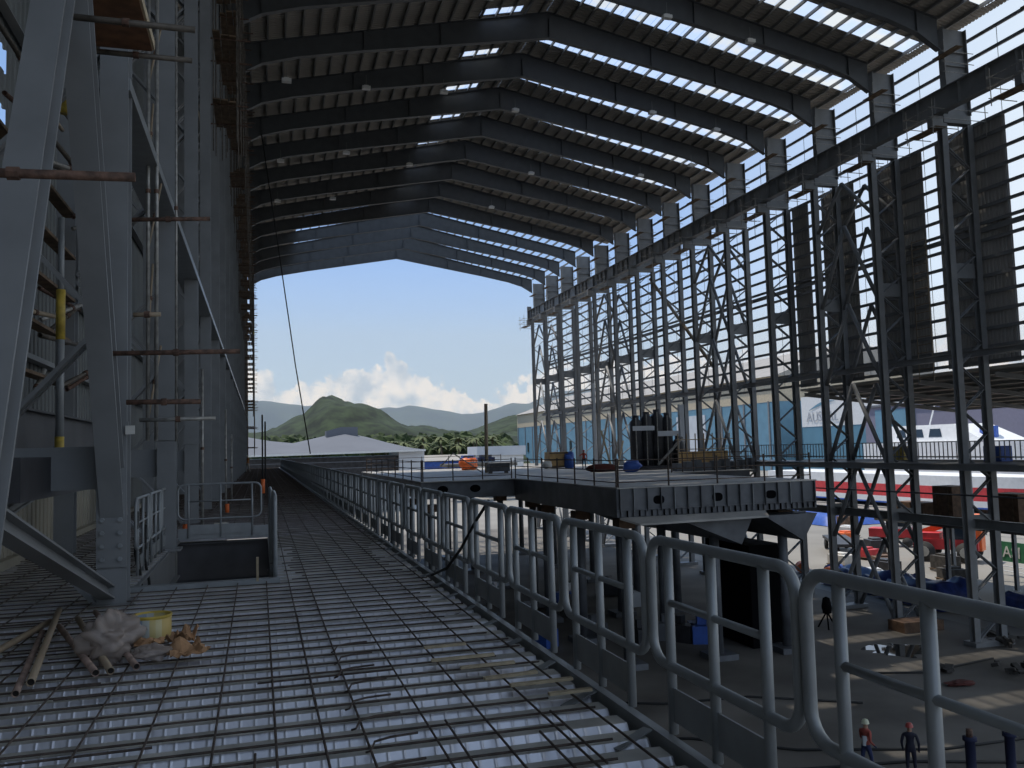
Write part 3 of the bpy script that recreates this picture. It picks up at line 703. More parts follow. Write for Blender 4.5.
for i, (x, yy, ln) in enumerate(((1.5, 6.75, .5), (1.62, 6.45, .42), (1.7, 6.1, .4), (1.85, 5.85, .45), (1.45, 7.2, .35), (1.95, 5.55, .3))):
    o = bx((0, 0, 0), (ln, .045, .018)).build('timber_lath', M['lath']); o.location = (x, yy, .035); o.rotation_euler = (0, 0, lr.uniform(-.06, .1))
    solo(o, 'pale timber lath lying on the mesh near the kerb, %s along from the near end' % nth([5, 4, 3, 2, 6, 1][i]), 'lath', 'timber laths on the mesh')

# rope hanging from the roof and cable looped on the rail
solo(tb([(.2, 61.6, 23.9), (1.0, 61.7, 18), (1.58, 62, 13.7), (2.35, 62, 7.8), (3.3, 62, 1.6)], .045, 6).build('hanging_rope', M['rope'], None, True), 'long thin dark rope hanging from the roof over the far walkway', 'rope')
solo(tb([(2.29, 8.9, 1.1), (2.25, 9.35, .85), (2.2, 9.9, .5), (2.18, 10.6, .2), (2.12, 11.3, .03)], .018, 6).build('black_cable', M['rope'], None, True), 'black cable looped over the guard rail and down to the deck', 'cable')
for i, x in enumerate((.1, .28)):
    solo(tb([(x, 58 + i, 0), (x, 58 + i, 4.2 - .4 * i)], .06, 6).build('timber_post', M['rope']), 'dark upright post on the far walkway, %s of the pair' % ('taller' if i == 0 else 'shorter'), 'post')

# ------------------------------------------------------------------ ship blocks on stools
def ship_block():
    t = thing('ship_block', 'dark ship hull block with three oval holes in its end bulkhead', 'ship block', (0, 0, 0))
    x0, x1, y0, y1, zt, zb = 17.0, 28.5, 40.4, 58.6, -.5, -1.98
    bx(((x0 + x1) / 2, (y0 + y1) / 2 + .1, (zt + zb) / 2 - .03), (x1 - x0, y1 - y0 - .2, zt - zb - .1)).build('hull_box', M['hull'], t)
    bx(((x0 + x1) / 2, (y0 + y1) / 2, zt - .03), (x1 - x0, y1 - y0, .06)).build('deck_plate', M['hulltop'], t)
    # bulkhead plate with frames
    mb = MB().box(((x0 + x1) / 2, y0 + .12, (zt + zb) / 2), (x1 - x0, .03, zt - zb)); mb.build('bulkhead', M['hull'], t)
    holes = (19.3, 22.6, 25.75)
    for i in range(16):
        x = x0 + .15 + i * (x1 - x0 - .3) / 15
        bx((x, y0 + .03, (zt + zb) / 2 + .1), (.025, .16, zt - zb - .35)).build('stiffener', M['rail'] if i % 3 == 1 else M['hull'], t)
    for h in holes:
        vs = []; n = 20
        for ring, (sx, sz) in enumerate(((.36, .27), (.31, .22))):
            for k in range(n):
                a = 2 * math.pi * k / n; c, s_ = math.cos(a), math.sin(a)
                e = .75; px = math.copysign(abs(c) ** e, c) * sx; pz = math.copysign(abs(s_) ** e, s_) * sz
                vs.append((h + px, y0 + .09, -1.18 + pz))
        MB().add(vs, [(k, (k + 1) % n, n + (k + 1) % n, n + k) for k in range(n)] ).build('hole_rim', M['hull'], t)
        MB().add([(v[0], y0 + .095, v[2]) for v in vs[n:]], [tuple(range(n))]).build('oval_hole', M['black'], t)
    bx(((x0 + x1) / 2, y0 + .06, zb + .35), (x1 - x0, .12, .03)).build('flat_bar', M['hull'], t)
    for i in range(34):
        bx((x0 + .2 + i * .336, y0 + .06, zb + .17), (.035, .14, .3)).build('slot_frame', M['black'] if i % 2 else M['hull'], t)
    # chine shelf sticking out below the bulkhead and the two skegs
    MB().add([(x0 + .1, y0, zb), (x1 - 3.2, y0, zb), (x1 - 3.5, y0 - .8, zb - .2), (x0 + .8, y0 - .8, zb - .26), (x0 + .1, y0, zb - .1), (x1 - 3.2, y0, zb - .1), (x1 - 3.5, y0 - .8, zb - .3), (x0 + .8, y0 - .8, zb - .36)],
             [(0, 1, 2, 3), (4, 7, 6, 5), (0, 3, 7, 4), (3, 2, 6, 7), (2, 1, 5, 6), (1, 0, 4, 5)]).build('chine_shelf', M['hulltop'], t)
    for a, b, k in ((20.5, 24.6, 23.9), (25.3, 28.5, 27.6)):
        MB().add([(a, y0 + .1, zb - .3), (b, y0 + .1, zb - .3), (k, y0 + .1, zb - 1.7), (a, 58, zb - .3), (b, 58, zb - .3), (k, 58, zb - 1.7)], [(0, 1, 2), (5, 4, 3), (0, 2, 5, 3), (2, 1, 4, 5), (1, 0, 3, 4)]).build('skeg', M['hull'], t)
    return t
ship_block()
t = thing('ship_block', 'wide dark hull block set back behind the bulkhead block', 'ship block', (0, 0, 0))
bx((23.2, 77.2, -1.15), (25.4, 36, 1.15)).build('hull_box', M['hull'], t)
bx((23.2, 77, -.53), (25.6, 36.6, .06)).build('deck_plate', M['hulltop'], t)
for h in (12.0, 14.3):
    n = 18; MB().add([(h + .38 * math.cos(2 * math.pi * k / n), 59.17, -1.1 + .26 * math.sin(2 * math.pi * k / n)) for k in range(n)], [tuple(range(n))]).build('oval_hole', M['black'], t)
for h in (18.6, 21.5, 24.5): bx((h, 58.95, -1.0), (.12, .3, .9)).build('stiffener', M['hull'], t)
# stools
st0 = None; n = 0
for yy in (42.5, 49, 55.5):
    for x in (18.2, 23.4, 27.6):
        n += 1
        if st0 is None:
            st0 = thing('hull_stool', 'x', 'support stand', (x, yy, GZ), 0, 'stools under the hull block')
            tb([(0, 0, .3), (0, 0, 7.2)], .26, 12).build('column_tube', M['hull'], st0, True)
            bx((0, 0, .15), (1.5, 1.5, .3)).build('foot', M['hull'], st0); bx((0, 0, 7.4), (.9, .9, .5)).build('head_block', M['brownbox'], st0)
            o = st0
        else: o = copy_tree(st0); o.location = (x, yy, GZ)
        o['label'] = 'steel stool carrying the front hull block, %s counting row by row from the bulkhead' % nth(n)
n = 0
for yy in (61, 70, 80, 91):
    for x in (11.5, 19, 27):
        n += 1; o = copy_tree(st0); o.location = (x, yy, GZ); o['group'] = 'stools under the rear hull block'
        o['label'] = 'steel stool carrying the rear hull block, %s counting row by row from its front' % nth(n)
# dark box of plant under the front block
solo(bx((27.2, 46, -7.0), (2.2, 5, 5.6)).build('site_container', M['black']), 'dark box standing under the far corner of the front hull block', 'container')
cr = random.Random(5)
cpos = sorted((cr.uniform(13, 26), cr.uniform(44, 66)) for _ in range(16))
for i, (x, yy) in enumerate(cpos):
    m_, nm_ = [('hull', 'dark grey'), ('debris', 'black brown'), ('tank', 'black'), ('blue', 'blue'), ('offwhite', 'pale grey')][i % 5]
    o = MB().box((0, 0, .5), (cr.uniform(.6, 2), cr.uniform(.6, 2), 1.0)).box((.2, .1, 1.2), (.5, .6, .5)).build('equipment_case', M[m_]); o.location = (x, yy, GZ); o.rotation_euler = (0, 0, cr.uniform(0, 3))
    solo(o, nm_ + ' equipment case under the hull blocks, %s out from the deck side' % nth(i + 1), 'case', 'cases under the hull blocks')

# guard rails on the blocks
def post_rail(pts, label):
    t = thing('hull_guard_rail', label, 'guard rail', (0, 0, 0), 0, 'guard rails on the hull blocks')
    for p in pts: tb([p, (p[0], p[1], p[2] + 1.45)], .045, 6).build('post', M['rebar'], t)
    for z in (.25, .85, 1.35): tb([(p[0], p[1], p[2] + z) for p in pts], .03, 6).build('rail', M['rebar'], t)
post_rail([(17.2 + 2.78 * i, 40.7, -.5) for i in range(5)], 'thin dark guard rail above the bulkhead with the oval holes')
post_rail([(17.1, 40.7 + 3.0 * i, -.5) for i in range(7)], 'thin dark guard rail along the walkway side of the front hull block')
post_rail([(10.6 + 2.1 * i, 59.0, -.5) for i in range(4)], 'thin dark guard rail on the front edge of the rear hull block')
post_rail([(10.5, 59.0 + 4.0 * i, -.5) for i in range(9)], 'thin dark guard rail on the walkway side of the rear hull block')
post_rail([(11 + 3 * i, 95.0, -.5) for i in range(6)], 'thin dark guard rail at the far edge of the rear hull block')
post_rail([(29.0 + 1.0 * i, 58.5 + .2 * i, -.5) for i in range(9)], 'dense rusty guard rail between the tanks and the yard-side columns')

# items on the blocks
tk = thing('exhaust_tank_unit', 'cluster of tall dark vertical tanks with pale boards on the rear hull block', 'tank unit', (31.9, 70, -.5))
bx((1.6, .5, .12), (6.2, 4, .24)).build('skid', M['tank'], tk)
for x, r, h in ((-.4, .62, 4.4), (.75, .62, 4.7), (1.9, .62, 4.9), (3.0, .55, 4.6), (4.2, .62, 2.6)):
    MB().lathe([(0, .24), (r, .24), (r, h - .35), (r * .55, h - .1), (r * .55, h + .25), (0, h + .25)], (x, .3, 0), 14).build('tank', M['tank'], tk, True)
    tb([(x - .3, -.4, .3), (x - .3, -.45, h)], .06, 6).build('riser_pipe', M['scaf'], tk)
bx((-.1, -.9, 3.5), (2.3, .08, .4)).build('board', M['offwhite'], tk); bx((2.6, -.9, 3.0), (2.4, .08, .45)).build('board', M['offwhite'], tk)
bx((4.0, -.9, 3.9), (.5, .4, 3.2)).build('duct', M['offwhite'], tk)
tb([(1.2, -1.1, .3), (3.9, -1.2, 2.6)], .13, 8).build('sloping_pipe', M['scaf'], tk)
solo(tb([(19.2, 75, -.5), (19.28, 75, 5.6)], .16, 8).build('tall_post', M['bamboo'], None, True), 'tall bare post standing on the rear hull block against the hills', 'post')
solo(tb([(18.6, 74.5, -.4), (16.2, 75, 1.3), (15.2, 75.5, .2)], .06, 6).build('leaning_stay', M['scaf']), 'thin stay propped beside the tall bare post', 'stay')
tk.scale = (.88, .88, 1)
b = thing('pump_skid', 'grey pump skid at the foot of the tall post', 'pump', (19.6, 72.5, -.5))
bx((0, 0, .5), (1.8, 1, .7)).build('body', M['tank'], b); bx((.2, 0, .98), (5.6, .8, .1)).build('top_plate', M['offwhite'], b)
for x in (-.7, .7): bx((x, 0, .09), (.12, .9, .18)).build('foot', M['tank'], b)
solo(MB().blob((20.4, 87, .1), (.9, .7, .65), .35, 2, 14, 9).build('red_cover', M['orange'], None, True), 'bright red crumpled cover on the far part of the rear block', 'cover')
crate = thing('plywood_crate', 'tan plywood crate on the rear hull block below the columns', 'crate', (27.9, 81, -.5))
bx((0, 0, .85), (2.1, 1.6, 1.5)).build('body', M['tanbox'], crate)
for z in (.2, .85, 1.5): bx((0, -.83, z), (2.14, .06, .14)).build('batten', M['plank'], crate)
solo(MB().blob((28.75, 80, .2), (.5, .5, .85), .4, 6, 12, 8).build('blue_cover', M['blue'], None, True), 'blue wrapped bundle beside the plywood crate', 'bundle')
solo(MB().blob((26.4, 66, -.25), (1.3, .8, .35), .4, 8, 14, 8).build('red_hose_pile', M['rag'], None, True), 'dark red heap of hose on the hull block', 'heap')
solo(MB().blob((27.6, 62.5, -.05), (.7, .5, .45), .4, 4, 12, 8).build('blue_cover', M['blue'], None, True), 'blue covered machine at the foot of the dark tanks', 'cover')
solo(MB().blob((26.5, 80, -.15), (.5, .4, .4), .35, 7, 12, 8).build('white_sack', M['whitecap'], None, True), 'pale round sack in front of the plywood crate', 'sack')
solo(MB().bar((31.5, 76, -.5), (30.6, 76, 3.0), .2, .12).build('leaning_plank', M['lath']), 'bright pale plank leaning behind the hull block guard rail', 'plank')
solo(MB().bar((31.9, 75.5, -.5), (33.0, 76.5, 2.0), .12, .1).build('leaning_plank', M['lath']), 'thinner plank leaning the other way beside the bright plank', 'plank')
solo(MB().ibeam((30.35, 77, -.5), (30.35, 77, 7.5), .25, .25, up=(0, 1, 0)).build('steel_post', M['offwhite']), 'pale upright steel post behind the leaning planks', 'post')
o = MB()
for i in range(9): o.box((30.5 + .8 * i, 60.5, -.2), (.5, .8, .6 + .25 * (i % 3)))
solo(o.build('pipe_rack', M['hull']), 'dark low rack of pipe ends along the block edge by the yard-side columns', 'rack')
br = thing('scaffold_screen', 'pale scaffold screen standing beyond the tanks at the block edge', 'screen', (33.5, 66.0, -.5))
bx((2.2, 0, .9), (4.6, .1, 1.0)).build('tan_sheet', M['tanbox'], br)
for i in range(7): tb([(i * .8 - .2, -.2, 0), (i * .8 - .2, -.2, 2.9)], .05, 6).build('upright', M['bamboo'], br)
for z in (1.6, 2.4): tb([(-.4, -.2, z), (5, -.2, z)], .04, 6).build('ledger', M['bamboo'], br)

# ------------------------------------------------------------------ people
def person(name, label, loc, rz, top, bottom, helmet, pose='stand', H=1.7):
    V = []; E_ = []; rad = []
    def v(p, r, par=None):
        V.append(Vector(p) * (H / 1.7)); rad.append(r); 
        if par is not None: E_.append((par, len(V) - 1))
        return len(V) - 1
    pel = v((0, 0, .92), .13); sp = v((0, .0, 1.1), .125, pel); ch = v((0, -.01, 1.3), .145, sp); nk = v((0, 0, 1.44), .06, ch)
    hd = v((0, .01, 1.53), .075, nk); ht = v((0, .015, 1.64), .085, hd); v((0, .1, 1.57), .022, hd)
    for s in (-1, 1):
        dy = s * (.14 if pose == 'walk' else .03)
        hp = v((s * .09, 0, .86), .1, pel); kn = v((s * .11, dy * .6 + .02, .48), .068, hp); an = v((s * .115, dy - .03, .09), .045, kn); v((s * .13, dy + .12, .04), .04, an)
        sh = v((s * .19, 0, 1.37), .068, ch)
        if pose == 'walk': el = v((s * .25, -s * .08 - .02, 1.1), .048, sh); wr = v((s * .24, -s * .06 + .16, .92), .034, el)
        elif pose == 'point' and s > 0: el = v((.27, .16, 1.24), .048, sh); wr = v((.3, .4, 1.22), .034, el)
        else: el = v((s * .26, -.03, 1.1), .048, sh); wr = v((s * .25, .1, .88), .034, el)
        d = (V[wr] - V[el]).normalized(); pm = v((V[wr] + d * .07) / (H / 1.7), .03, wr)
        q = V[pm] / (H / 1.7); u = d.cross(Vector((0, 0, 1))).normalized()
        for f, (o, l) in enumerate(((-.027, .05), (-.009, .06), (.009, .056), (.027, .044))):
            k = v(q + u * o + d * .03, .0085, pm); v(q + u * o + d * (.03 + l) + Vector((0, .012, -.01)), .0075, k)
        k = v(q - d * .035 + u * .035, .009, wr); v(q + u * .055 + d * .005, .008, k)
    me = bpy.data.meshes.new(name); me.from_pydata([tuple(p) for p in V], E_, []); o = bpy.data.objects.new(name, me); link(o)
    sk = o.modifiers.new('skin', 'SKIN'); sk.use_smooth_shade = True
    for i, d in enumerate(me.skin_vertices[0].data): d.radius = (rad[i], rad[i] * (.78 if i in (pel, sp, ch) else 1)); d.use_root = (i == 0)
    ss = o.modifiers.new('sub', 'SUBSURF'); ss.levels = 1; ss.render_levels = 1
    k = H / 1.7
    me.materials.append(bands_mat(name + '_clothes', [(-.1, (.02, .02, .02)), (.11 * k, bottom), (.93 * k, top), (1.45 * k, (.30, .17, .11)), (1.62 * k, (.05, .03, .02)), (1.8, (.05, .03, .02))], 2))
    o.location = loc; o.rotation_euler = (0, 0, rz); solo(o, label, 'person')
    MB().lathe([(.135, 1.595), (.125, 1.6), (.118, 1.66), (.085, 1.72), (.03, 1.745), (0, 1.748)], (0, .02, 0), 12).build('helmet', helmet, o, True).scale = (k,) * 3
    return o
M['helw'] = mat('pale_helmet', (.55, .56, .40), .4); M['helr'] = mat('red_helmet', (.36, .06, .05), .4)
person('person', 'person in orange and blue work clothes and pale helmet walking on the hall floor', (20.0, 26.35, GZ), -1.35, (.34, .07, .05), (.02, .03, .09), M['helw'], 'walk', 1.76)
pv = bpy.data.objects['person']
MB().lathe([(.165, 1.0), (.175, 1.2), (.17, 1.36)], (0, -.005, 0), 14).build('grey_vest', M['offwhite'], pv, True).scale = (.62, .9, .93)
person('person', 'person in dark overalls and red helmet standing by the orange-vested walker', (21.15, 25.55, GZ), -.75, (.012, .012, .028), (.012, .012, .028), M['helr'], 'stand', 1.74)
person('person', 'person in red jacket and dark trousers standing on the hull block', (28.6, 75.5, -.5), 2.6, (.38, .05, .03), (.015, .018, .04), M['helr'], 'point', 1.72)
person('person', 'person in yellow vest perched high on the far gallery scaffold', (-.75, 97.2, 13.53), 2.0, (.55, .5, .05), (.02, .02, .03), M['helw'], 'stand', 1.7)
person('person', 'person in brown top crouched at the far end of the gallery deck', (-1.15, 84.0, .02), 2.0, (.30, .12, .03), (.25, .22, .18), M['helw'], 'walk', 1.6)

# ------------------------------------------------------------------ hall floor odds and ends
def jack_stand(x, yy, lb):
    t = thing('jack_stand', lb, 'stand', (x, yy, GZ), 0, 'stands on the hall floor')
    MB().lathe([(.0, 0), (.3, 0), (.3, .05), (.16, .1), (.16, 1.55), (.22, 1.58), (.22, 1.7), (0, 1.7)], n=12).build('body', M['darkblue'], t, True)
    MB().lathe([(.0, 1.7), (.1, 1.7), (.1, 1.95), (0, 1.95)], n=10).build('cap', M['rust'], t, True)
jack_stand(22.1, 23.9, 'dark upright stand with a capped top beyond the red-helmeted person'); jack_stand(23.6, 23.8, 'dark upright stand with a brown cap beside an identical darker stand')
mb = MB(); n = 60
mb.add([(33.0 + (1.5 + 1.5 * mnoise.noise(Vector((math.cos(a) * 1.9, math.sin(a) * 1.9, 3)))) * math.cos(a), 40.5 + (1.3 + 1.3 * mnoise.noise(Vector((math.cos(a) * 2.1, math.sin(a) * 2.1, 8)))) * math.sin(a), GZ + .012) for a in [2 * math.pi * k / n for k in range(n)]], [tuple(range(n))])
solo(mb.build('puddle', M['puddle']), 'shiny dark puddle on the hall floor reflecting the open wall', 'puddle')
def heap(x, yy, rx, ry, rz, m, seed, name, lb):
    mb = MB(); rr = random.Random(seed)
    for i in range(9): mb.box((rr.uniform(-rx, rx), rr.uniform(-ry, ry), rr.uniform(.05, rz)), (rr.uniform(.2, .8), rr.uniform(.1, .5), rr.uniform(.06, .3)), rz=rr.uniform(0, 3), ry=rr.uniform(-.5, .5))
    o = mb.build(name, m); o.location = (x, yy, GZ); return solo(o, lb, 'debris heap')
heap(35.3, 34.6, 1.2, .9, .35, M['debris'], 1, 'debris_heap', 'low heap of dark scrap on the open hall floor')
heap(31.6, 36.0, .8, .6, .2, M['debris'], 2, 'debris_heap', 'small scatter of pale scrap beyond the red rag')
heap(39.3, 39.6, 1.2, .9, .3, M['debris'], 3, 'debris_heap', 'rubble round the foot of a lattice column')
crumple('red_rag', (30.9, 33.8, GZ), (.7, .35, .1), M['rag'], 3, 'dark red rag lying on the hall floor beyond the guard rail', 'rag')
tp = thing('tripod_stand', 'dark tripod stand on the hall floor by the column line', 'stand', (33.1, 46.6, GZ))
MB().lathe([(0, .9), (.25, .9), (.3, 1.3), (.2, 1.8), (.0, 1.9)], n=10).build('head', M['black'], tp, True)
for a in range(3): tb([(0, 0, 1), (.6 * math.cos(a * 2.1), .6 * math.sin(a * 2.1), 0)], .05, 6).build('leg', M['black'], tp)
for i, pts in enumerate(([(12, 33, 0), (16, 31.5, 0), (19, 29.0, 0), (24, 27.2, 0), (30, 27.0, 0)], [(14, 28.5, 0), (18, 27.3, 0), (22, 26.6, 0), (26, 25, 0)], [(27, 37.5, 0), (31, 36.0, 0), (36, 37.0, 0)], [(13, 38, 0), (17, 36, 0), (21, 35.6, 0), (25, 33, 0)])):
    solo(tb([(p[0], p[1], GZ + .05) for p in pts], .05, 6).build('floor_hose', M['rope'], None, True), 'dark hose snaking over the hall floor, %s out from the deck edge' % nth([2, 1, 4, 3][i]), 'hose', 'hoses on the hall floor')
solo(bx((37.5, 44.2, GZ + .3), (2.8, 1.4, .6)).build('timber_box', M['brownbox']), 'low brown box between two yard-side column feet', 'box')

# ------------------------------------------------------------------ yard beyond the columns
def tarp(x, yy, sx, sy, h, seed, lb, m='navytarp', z=GZ):
    n = 14; vs = []
    for i in range(n + 1):
        for j in range(n + 1):
            u, v = i / n * 2 - 1, j / n * 2 - 1; e = max(abs(u), abs(v)); k = 1 if e < .75 else max(0, (1 - e) / .25)
            vs.append((u * sx * .5, v * sy * .5, k * (h * (.8 + .35 * mnoise.noise(Vector((u * 2 + seed, v * 2, seed))))) + .02))
    o = MB().add(vs, [(i * (n + 1) + j, (i + 1) * (n + 1) + j, (i + 1) * (n + 1) + j + 1, i * (n + 1) + j + 1) for i in range(n) for j in range(n)]).build('tarpaulin_cover', M[m], None, True)
    o.location = (x, yy, z); return solo(o, lb, 'tarpaulin')
tarp(44.3, 51.0, 3.5, 6.5, 1.9, 1.2, 'large navy tarpaulin draped over goods outside the middle columns')
tarp(44.6, 58.0, 3.5, 6, 1.5, 4.2, 'navy tarpaulin partly hidden behind the braced columns')
tarp(45.5, 42.6, 3.0, 6.0, 1.6, 7.7, 'navy tarpaulin outside the nearer columns by the green banner')
tarp(76, 106, 9, 14, 2.0, 2.9, 'bright blue tarpaulin on the yard beyond the hull block corner', 'blue')
# red telehandler
tr = thing('telehandler', 'red telehandler with raised orange boom parked in the yard', 'vehicle', (60.9, 67.0, GZ), -.95); tr.scale = (1.3, 1.3, 1.25)
MB().box((0, 0, 1.25), (4.2, 1.7, .75)).box((-1.2, 0, 1.8), (1.7, 1.6, .5)).build('chassis', M['red'], tr)
MB().box((.55, -.35, 2.35), (1.3, .9, 1.5)).build('cab', M['glass'], tr); bx((.55, -.35, 3.15), (1.45, 1.0, .1)).build('cab_roof', M['orange'], tr)
MB().bar((-1.9, .45, 1.9), (1.6, .45, 3.3), .4, .45).build('boom', M['orange'], tr); bx((1.9, .3, 2.1), (.7, 1.3, 2.6)).build('mast', M['orange'], tr)
for x in (-1.35, 1.35):
    for yy in (-.95, .95):
        o = MB().tube([(x, yy - .22, .72), (x, yy + .22, .72)], .72, 16).build('wheel', M['tyre'], tr, True); MB().tube([(x, yy - .25, .72), (x, yy + .25, .72)], .38, 12).build('hub', M['hub'], o)
pu = thing('red_truck', 'red and white truck parked behind the braced columns', 'vehicle', (64.5, 78.5, GZ), -.9)
MB().box((0, 0, 1.4), (4.6, 2.0, .9)).build('body', M['red'], pu); MB().box((.6, 0, 2.3), (2.2, 1.9, 1.0)).build('cab', M['white'], pu); bx((.6, 0, 2.35), (2.24, 1.94, .5)).build('windows', M['glass'], pu)
for x in (-1.5, 1.5):
    for yy in (-.95, .95): MB().tube([(x, yy - .15, .5), (x, yy + .15, .5)], .5, 14).build('wheel', M['tyre'], pu, True)
sf = thing('frame_stool', 'white tube frame stool standing before the red telehandler', 'stool', (57.6, 62.9, GZ), .4)
for x in (-.7, 0, .7): tb([(x, 0, 0), (x, 0, 1.3)], .05, 6).build('leg', M['white'], sf)
for yy in (0, .6): tb([(-.7, yy, 1.3), (.7, yy, 1.3)], .05, 6).build('top_tube', M['white'], sf)
for x in (-.7, .7): tb([(x, .6, 0), (x, .6, 1.3)], .05, 6).build('leg', M['white'], sf)
bn = thing('green_banner', 'green banner with pale letters on a fence in the yard', 'banner', (58.5, 56.4, GZ + 1.0))
bx((0, 0, .9), (.06, 4.8, 1.6)).build('cloth', M['green'], bn)
for i in range(4): tb([(.05, -2.3 + i * 1.53, -1), (.05, -2.3 + i * 1.53, 2)], .05, 6).build('post', M['scaf'], bn)
for z in (-.3, -.7): tb([(.05, -2.4, z), (.05, 2.4, z)], .04, 6).build('fence_rail', M['offwhite'], bn)
def letters(txt, size, loc, rz, m, parent, name='lettering', ext=.02):
    c = bpy.data.curves.new(name, 'FONT'); c.body = txt; c.size = size; c.extrude = ext; o = bpy.data.objects.new(name, c); c.materials.append(m)
    link(o); me = bpy.data.meshes.new_from_object(o.evaluated_get(bpy.context.evaluated_depsgraph_get())); bpy.data.objects.remove(o)
    me.materials.clear(); me.materials.append(m); o = bpy.data.objects.new(name, me)
    o.location = loc; o.rotation_euler = (math.pi / 2, 0, rz); return link(o, parent)
letters('ASI', 1.3, (-.06, 1.95, .45), -math.pi / 2, M['whitecap'], bn)
for i, (x, yy, m) in enumerate(((46.4, 64.0, 'blue'), (45.4, 63.2, 'orange'), (45.0, 66.5, 'orange'))):
    o = thing('storage_drum', '%s drum lying in the sun beyond the column feet, %s' % ({'blue': 'blue', 'orange': 'orange'}[m], ['beside an orange one', 'beside the blue one', 'apart from the others'][i]), 'drum', (x, yy, GZ), i * .6, 'drums in the yard')
    MB().tube([(-.7, 0, .45), (.7, 0, .45)], .45, 14).build('body', M[m], o, True)
    for s in (-.4, .4): MB().tube([(s - .04, 0, .45), (s + .04, 0, .45)], .475, 14).build('hoop', M[m], o, True)
# stacked brown cargo on the lower tie level
for i, (x, yy, z, d) in enumerate(((48.0, 55.6, -4.62, (1.6, 2.8, 1.3)), (48.3, 52.5, -4.62, (1.6, 1.9, 2.6)), (48.2, 46.9, -4.62, (1.6, 2.2, 2.3)))):
    o = thing('cargo_crate', ['long brown crate', 'tall brown crate', 'brown crate'][i] + ' on the yard staging beyond the columns, ' + ['lowest of the three', 'tallest of the three', 'apart from the other two'][i], 'crate', (x, yy, z), 0, 'crates on the yard staging')
    bx((0, 0, d[2] / 2), d).build('body', M['brownbox'], o)
    for s in (-.3, .3): bx((-d[0] / 2 - .01, s * d[1], d[2] / 2), (.05, .1, d[2])).build('batten', M['plank'], o)
sg = thing('yard_staging', 'raised plank staging on posts beyond the yard-side columns', 'staging', (50.2, 48, 0))
bx((0, 0, -4.75), (7, 22, .25)).build('platform', M['concrete'], sg)
for x in (-3, 3):
    for yy in (-10, -3, 4, 10): MB().ibeam((x, yy, GZ), (x, yy, -4.88), .25, .25, up=(0, 1, 0)).build('post', M['steel'], sg)

# odds and ends standing about the yard
yr = random.Random(31)
def pallet(x, yy, m, lb, h=.9):
    t = thing('pallet_load', lb, 'pallet load', (x, yy, GZ), yr.uniform(-.4, .4), 'pallet loads in the yard')
    mb = MB()
    for k in (-.9, 0, .9): mb.box((0, k, .08), (1.6, .14, .14))
    mb.box((0, 0, .18), (1.7, 2.1, .05)).build('pallet_base', M['plank'], t); MB().box((0, 0, .2 + h / 2), (1.5, 1.9, h)).box((.1, .2, .25 + h), (.9, 1.1, .2)).build('load', M[m], t)
for i, (x, yy, m) in enumerate(((47.5, 60.5, 'offwhite'), (50.3, 62.4, 'tank'), (53.0, 66.0, 'brownbox'), (50.5, 68.5, 'whitecap'), (55.5, 71.5, 'red'), (58.5, 74.0, 'tank'), (56.0, 62.0, 'debris'), (66.0, 88.0, 'white'), (70.0, 84.0, 'debris'), (71.0, 95.0, 'brownbox'), (63.0, 84.5, 'orange'), (78.0, 92.0, 'whitecap'), (52.5, 57.5, 'debris'))):
    pallet(x, yy, m, {'offwhite': 'pale grey', 'tank': 'black', 'brownbox': 'brown', 'whitecap': 'cream', 'red': 'red', 'debris': 'dark scrap', 'white': 'white', 'orange': 'orange'}[m] + ' pallet load in the yard, %s beyond the column line' % nth(sorted([47.5, 50.3, 53, 50.5, 55.5, 58.5, 56, 66, 70, 71, 63, 78, 52.5]).index(x) + 1), yr.uniform(.6, 1.5))
fs = thing('fence_screen', 'dark mesh fence running across the yard below the ferry hull', 'fence', (80, 0, GZ))
for i in range(16): tb([(0, 62 + i * 4, 0), (0, 62 + i * 4, 2.2)], .06, 6).build('post', M['tank'], fs)
for z in (.5, 1.3, 2.1): tb([(0, 62, z), (0, 122, z)], .05, 6).build('rail', M['tank'], fs)
tk2 = thing('flatbed_trailer', 'dark flatbed trailer parked behind the braced columns', 'trailer', (56.5, 76.5, GZ), 1.1)
bx((0, 0, 1.15), (9, 2.3, .3)).build('bed', M['tank'], tk2)
for xx in (-3.4, -2.3, 3.2):
    for yy in (-1, 1): MB().tube([(xx, yy - .15, .5), (xx, yy + .15, .5)], .5, 14).build('wheel', M['tyre'], tk2, True)
# long hull of a ferry in the yard
def hull_shell(t, x, y0, y1, levels, thick=10):
    """levels: (name, material, z0, z1); bow at the y0 end raked"""
    for nm, m, z0, z1 in levels:
        mb = MB(); n = 16; vs = []
        for z in (z0, z1):
            rake = (z - GZ) * .5
            for sd in (0, 1):
                for i in (range(n + 1) if sd == 0 else range(n, -1, -1)):
                    u = i / n; yy = y0 + (y1 - y0) * u - rake * max(0, 1 - u * 5); w = thick * min(1, (u * 4) ** .6 + .02)
                    vs.append((x + (thick - w) * .5 if sd == 0 else x + thick - (thick - w) * .5, yy, z))
        k = 2 * (n + 1); mb.add(vs, [(i, (i + 1) % k, k + (i + 1) % k, k + i) for i in range(k)] + [tuple(range(k, 2 * k)), tuple(reversed(range(k)))])
        mb.build(nm, M[m], t)
fe = thing('ferry_hull', 'long white ferry hull with a broad red stripe ashore in the yard', 'ship', (0, 0, 0))
hull_shell(fe, 100, 92, 158, [('boot_topping', 'blue', GZ + .6, -10.0 + 1.0), ('lower_strake', 'white', -9.0, -8.1), ('red_stripe', 'red', -8.1, -6.1), ('upper_strake', 'white', -6.1, -4.5)])
for yy in (104, 125, 145): bx((105, yy, GZ + .3), (6, 2, .6)).build('keel_block', M['brownbox'], fe)
bo = thing('catamaran', 'white catamaran with dark cabin windows standing high in the yard', 'ship', (0, 0, 0))
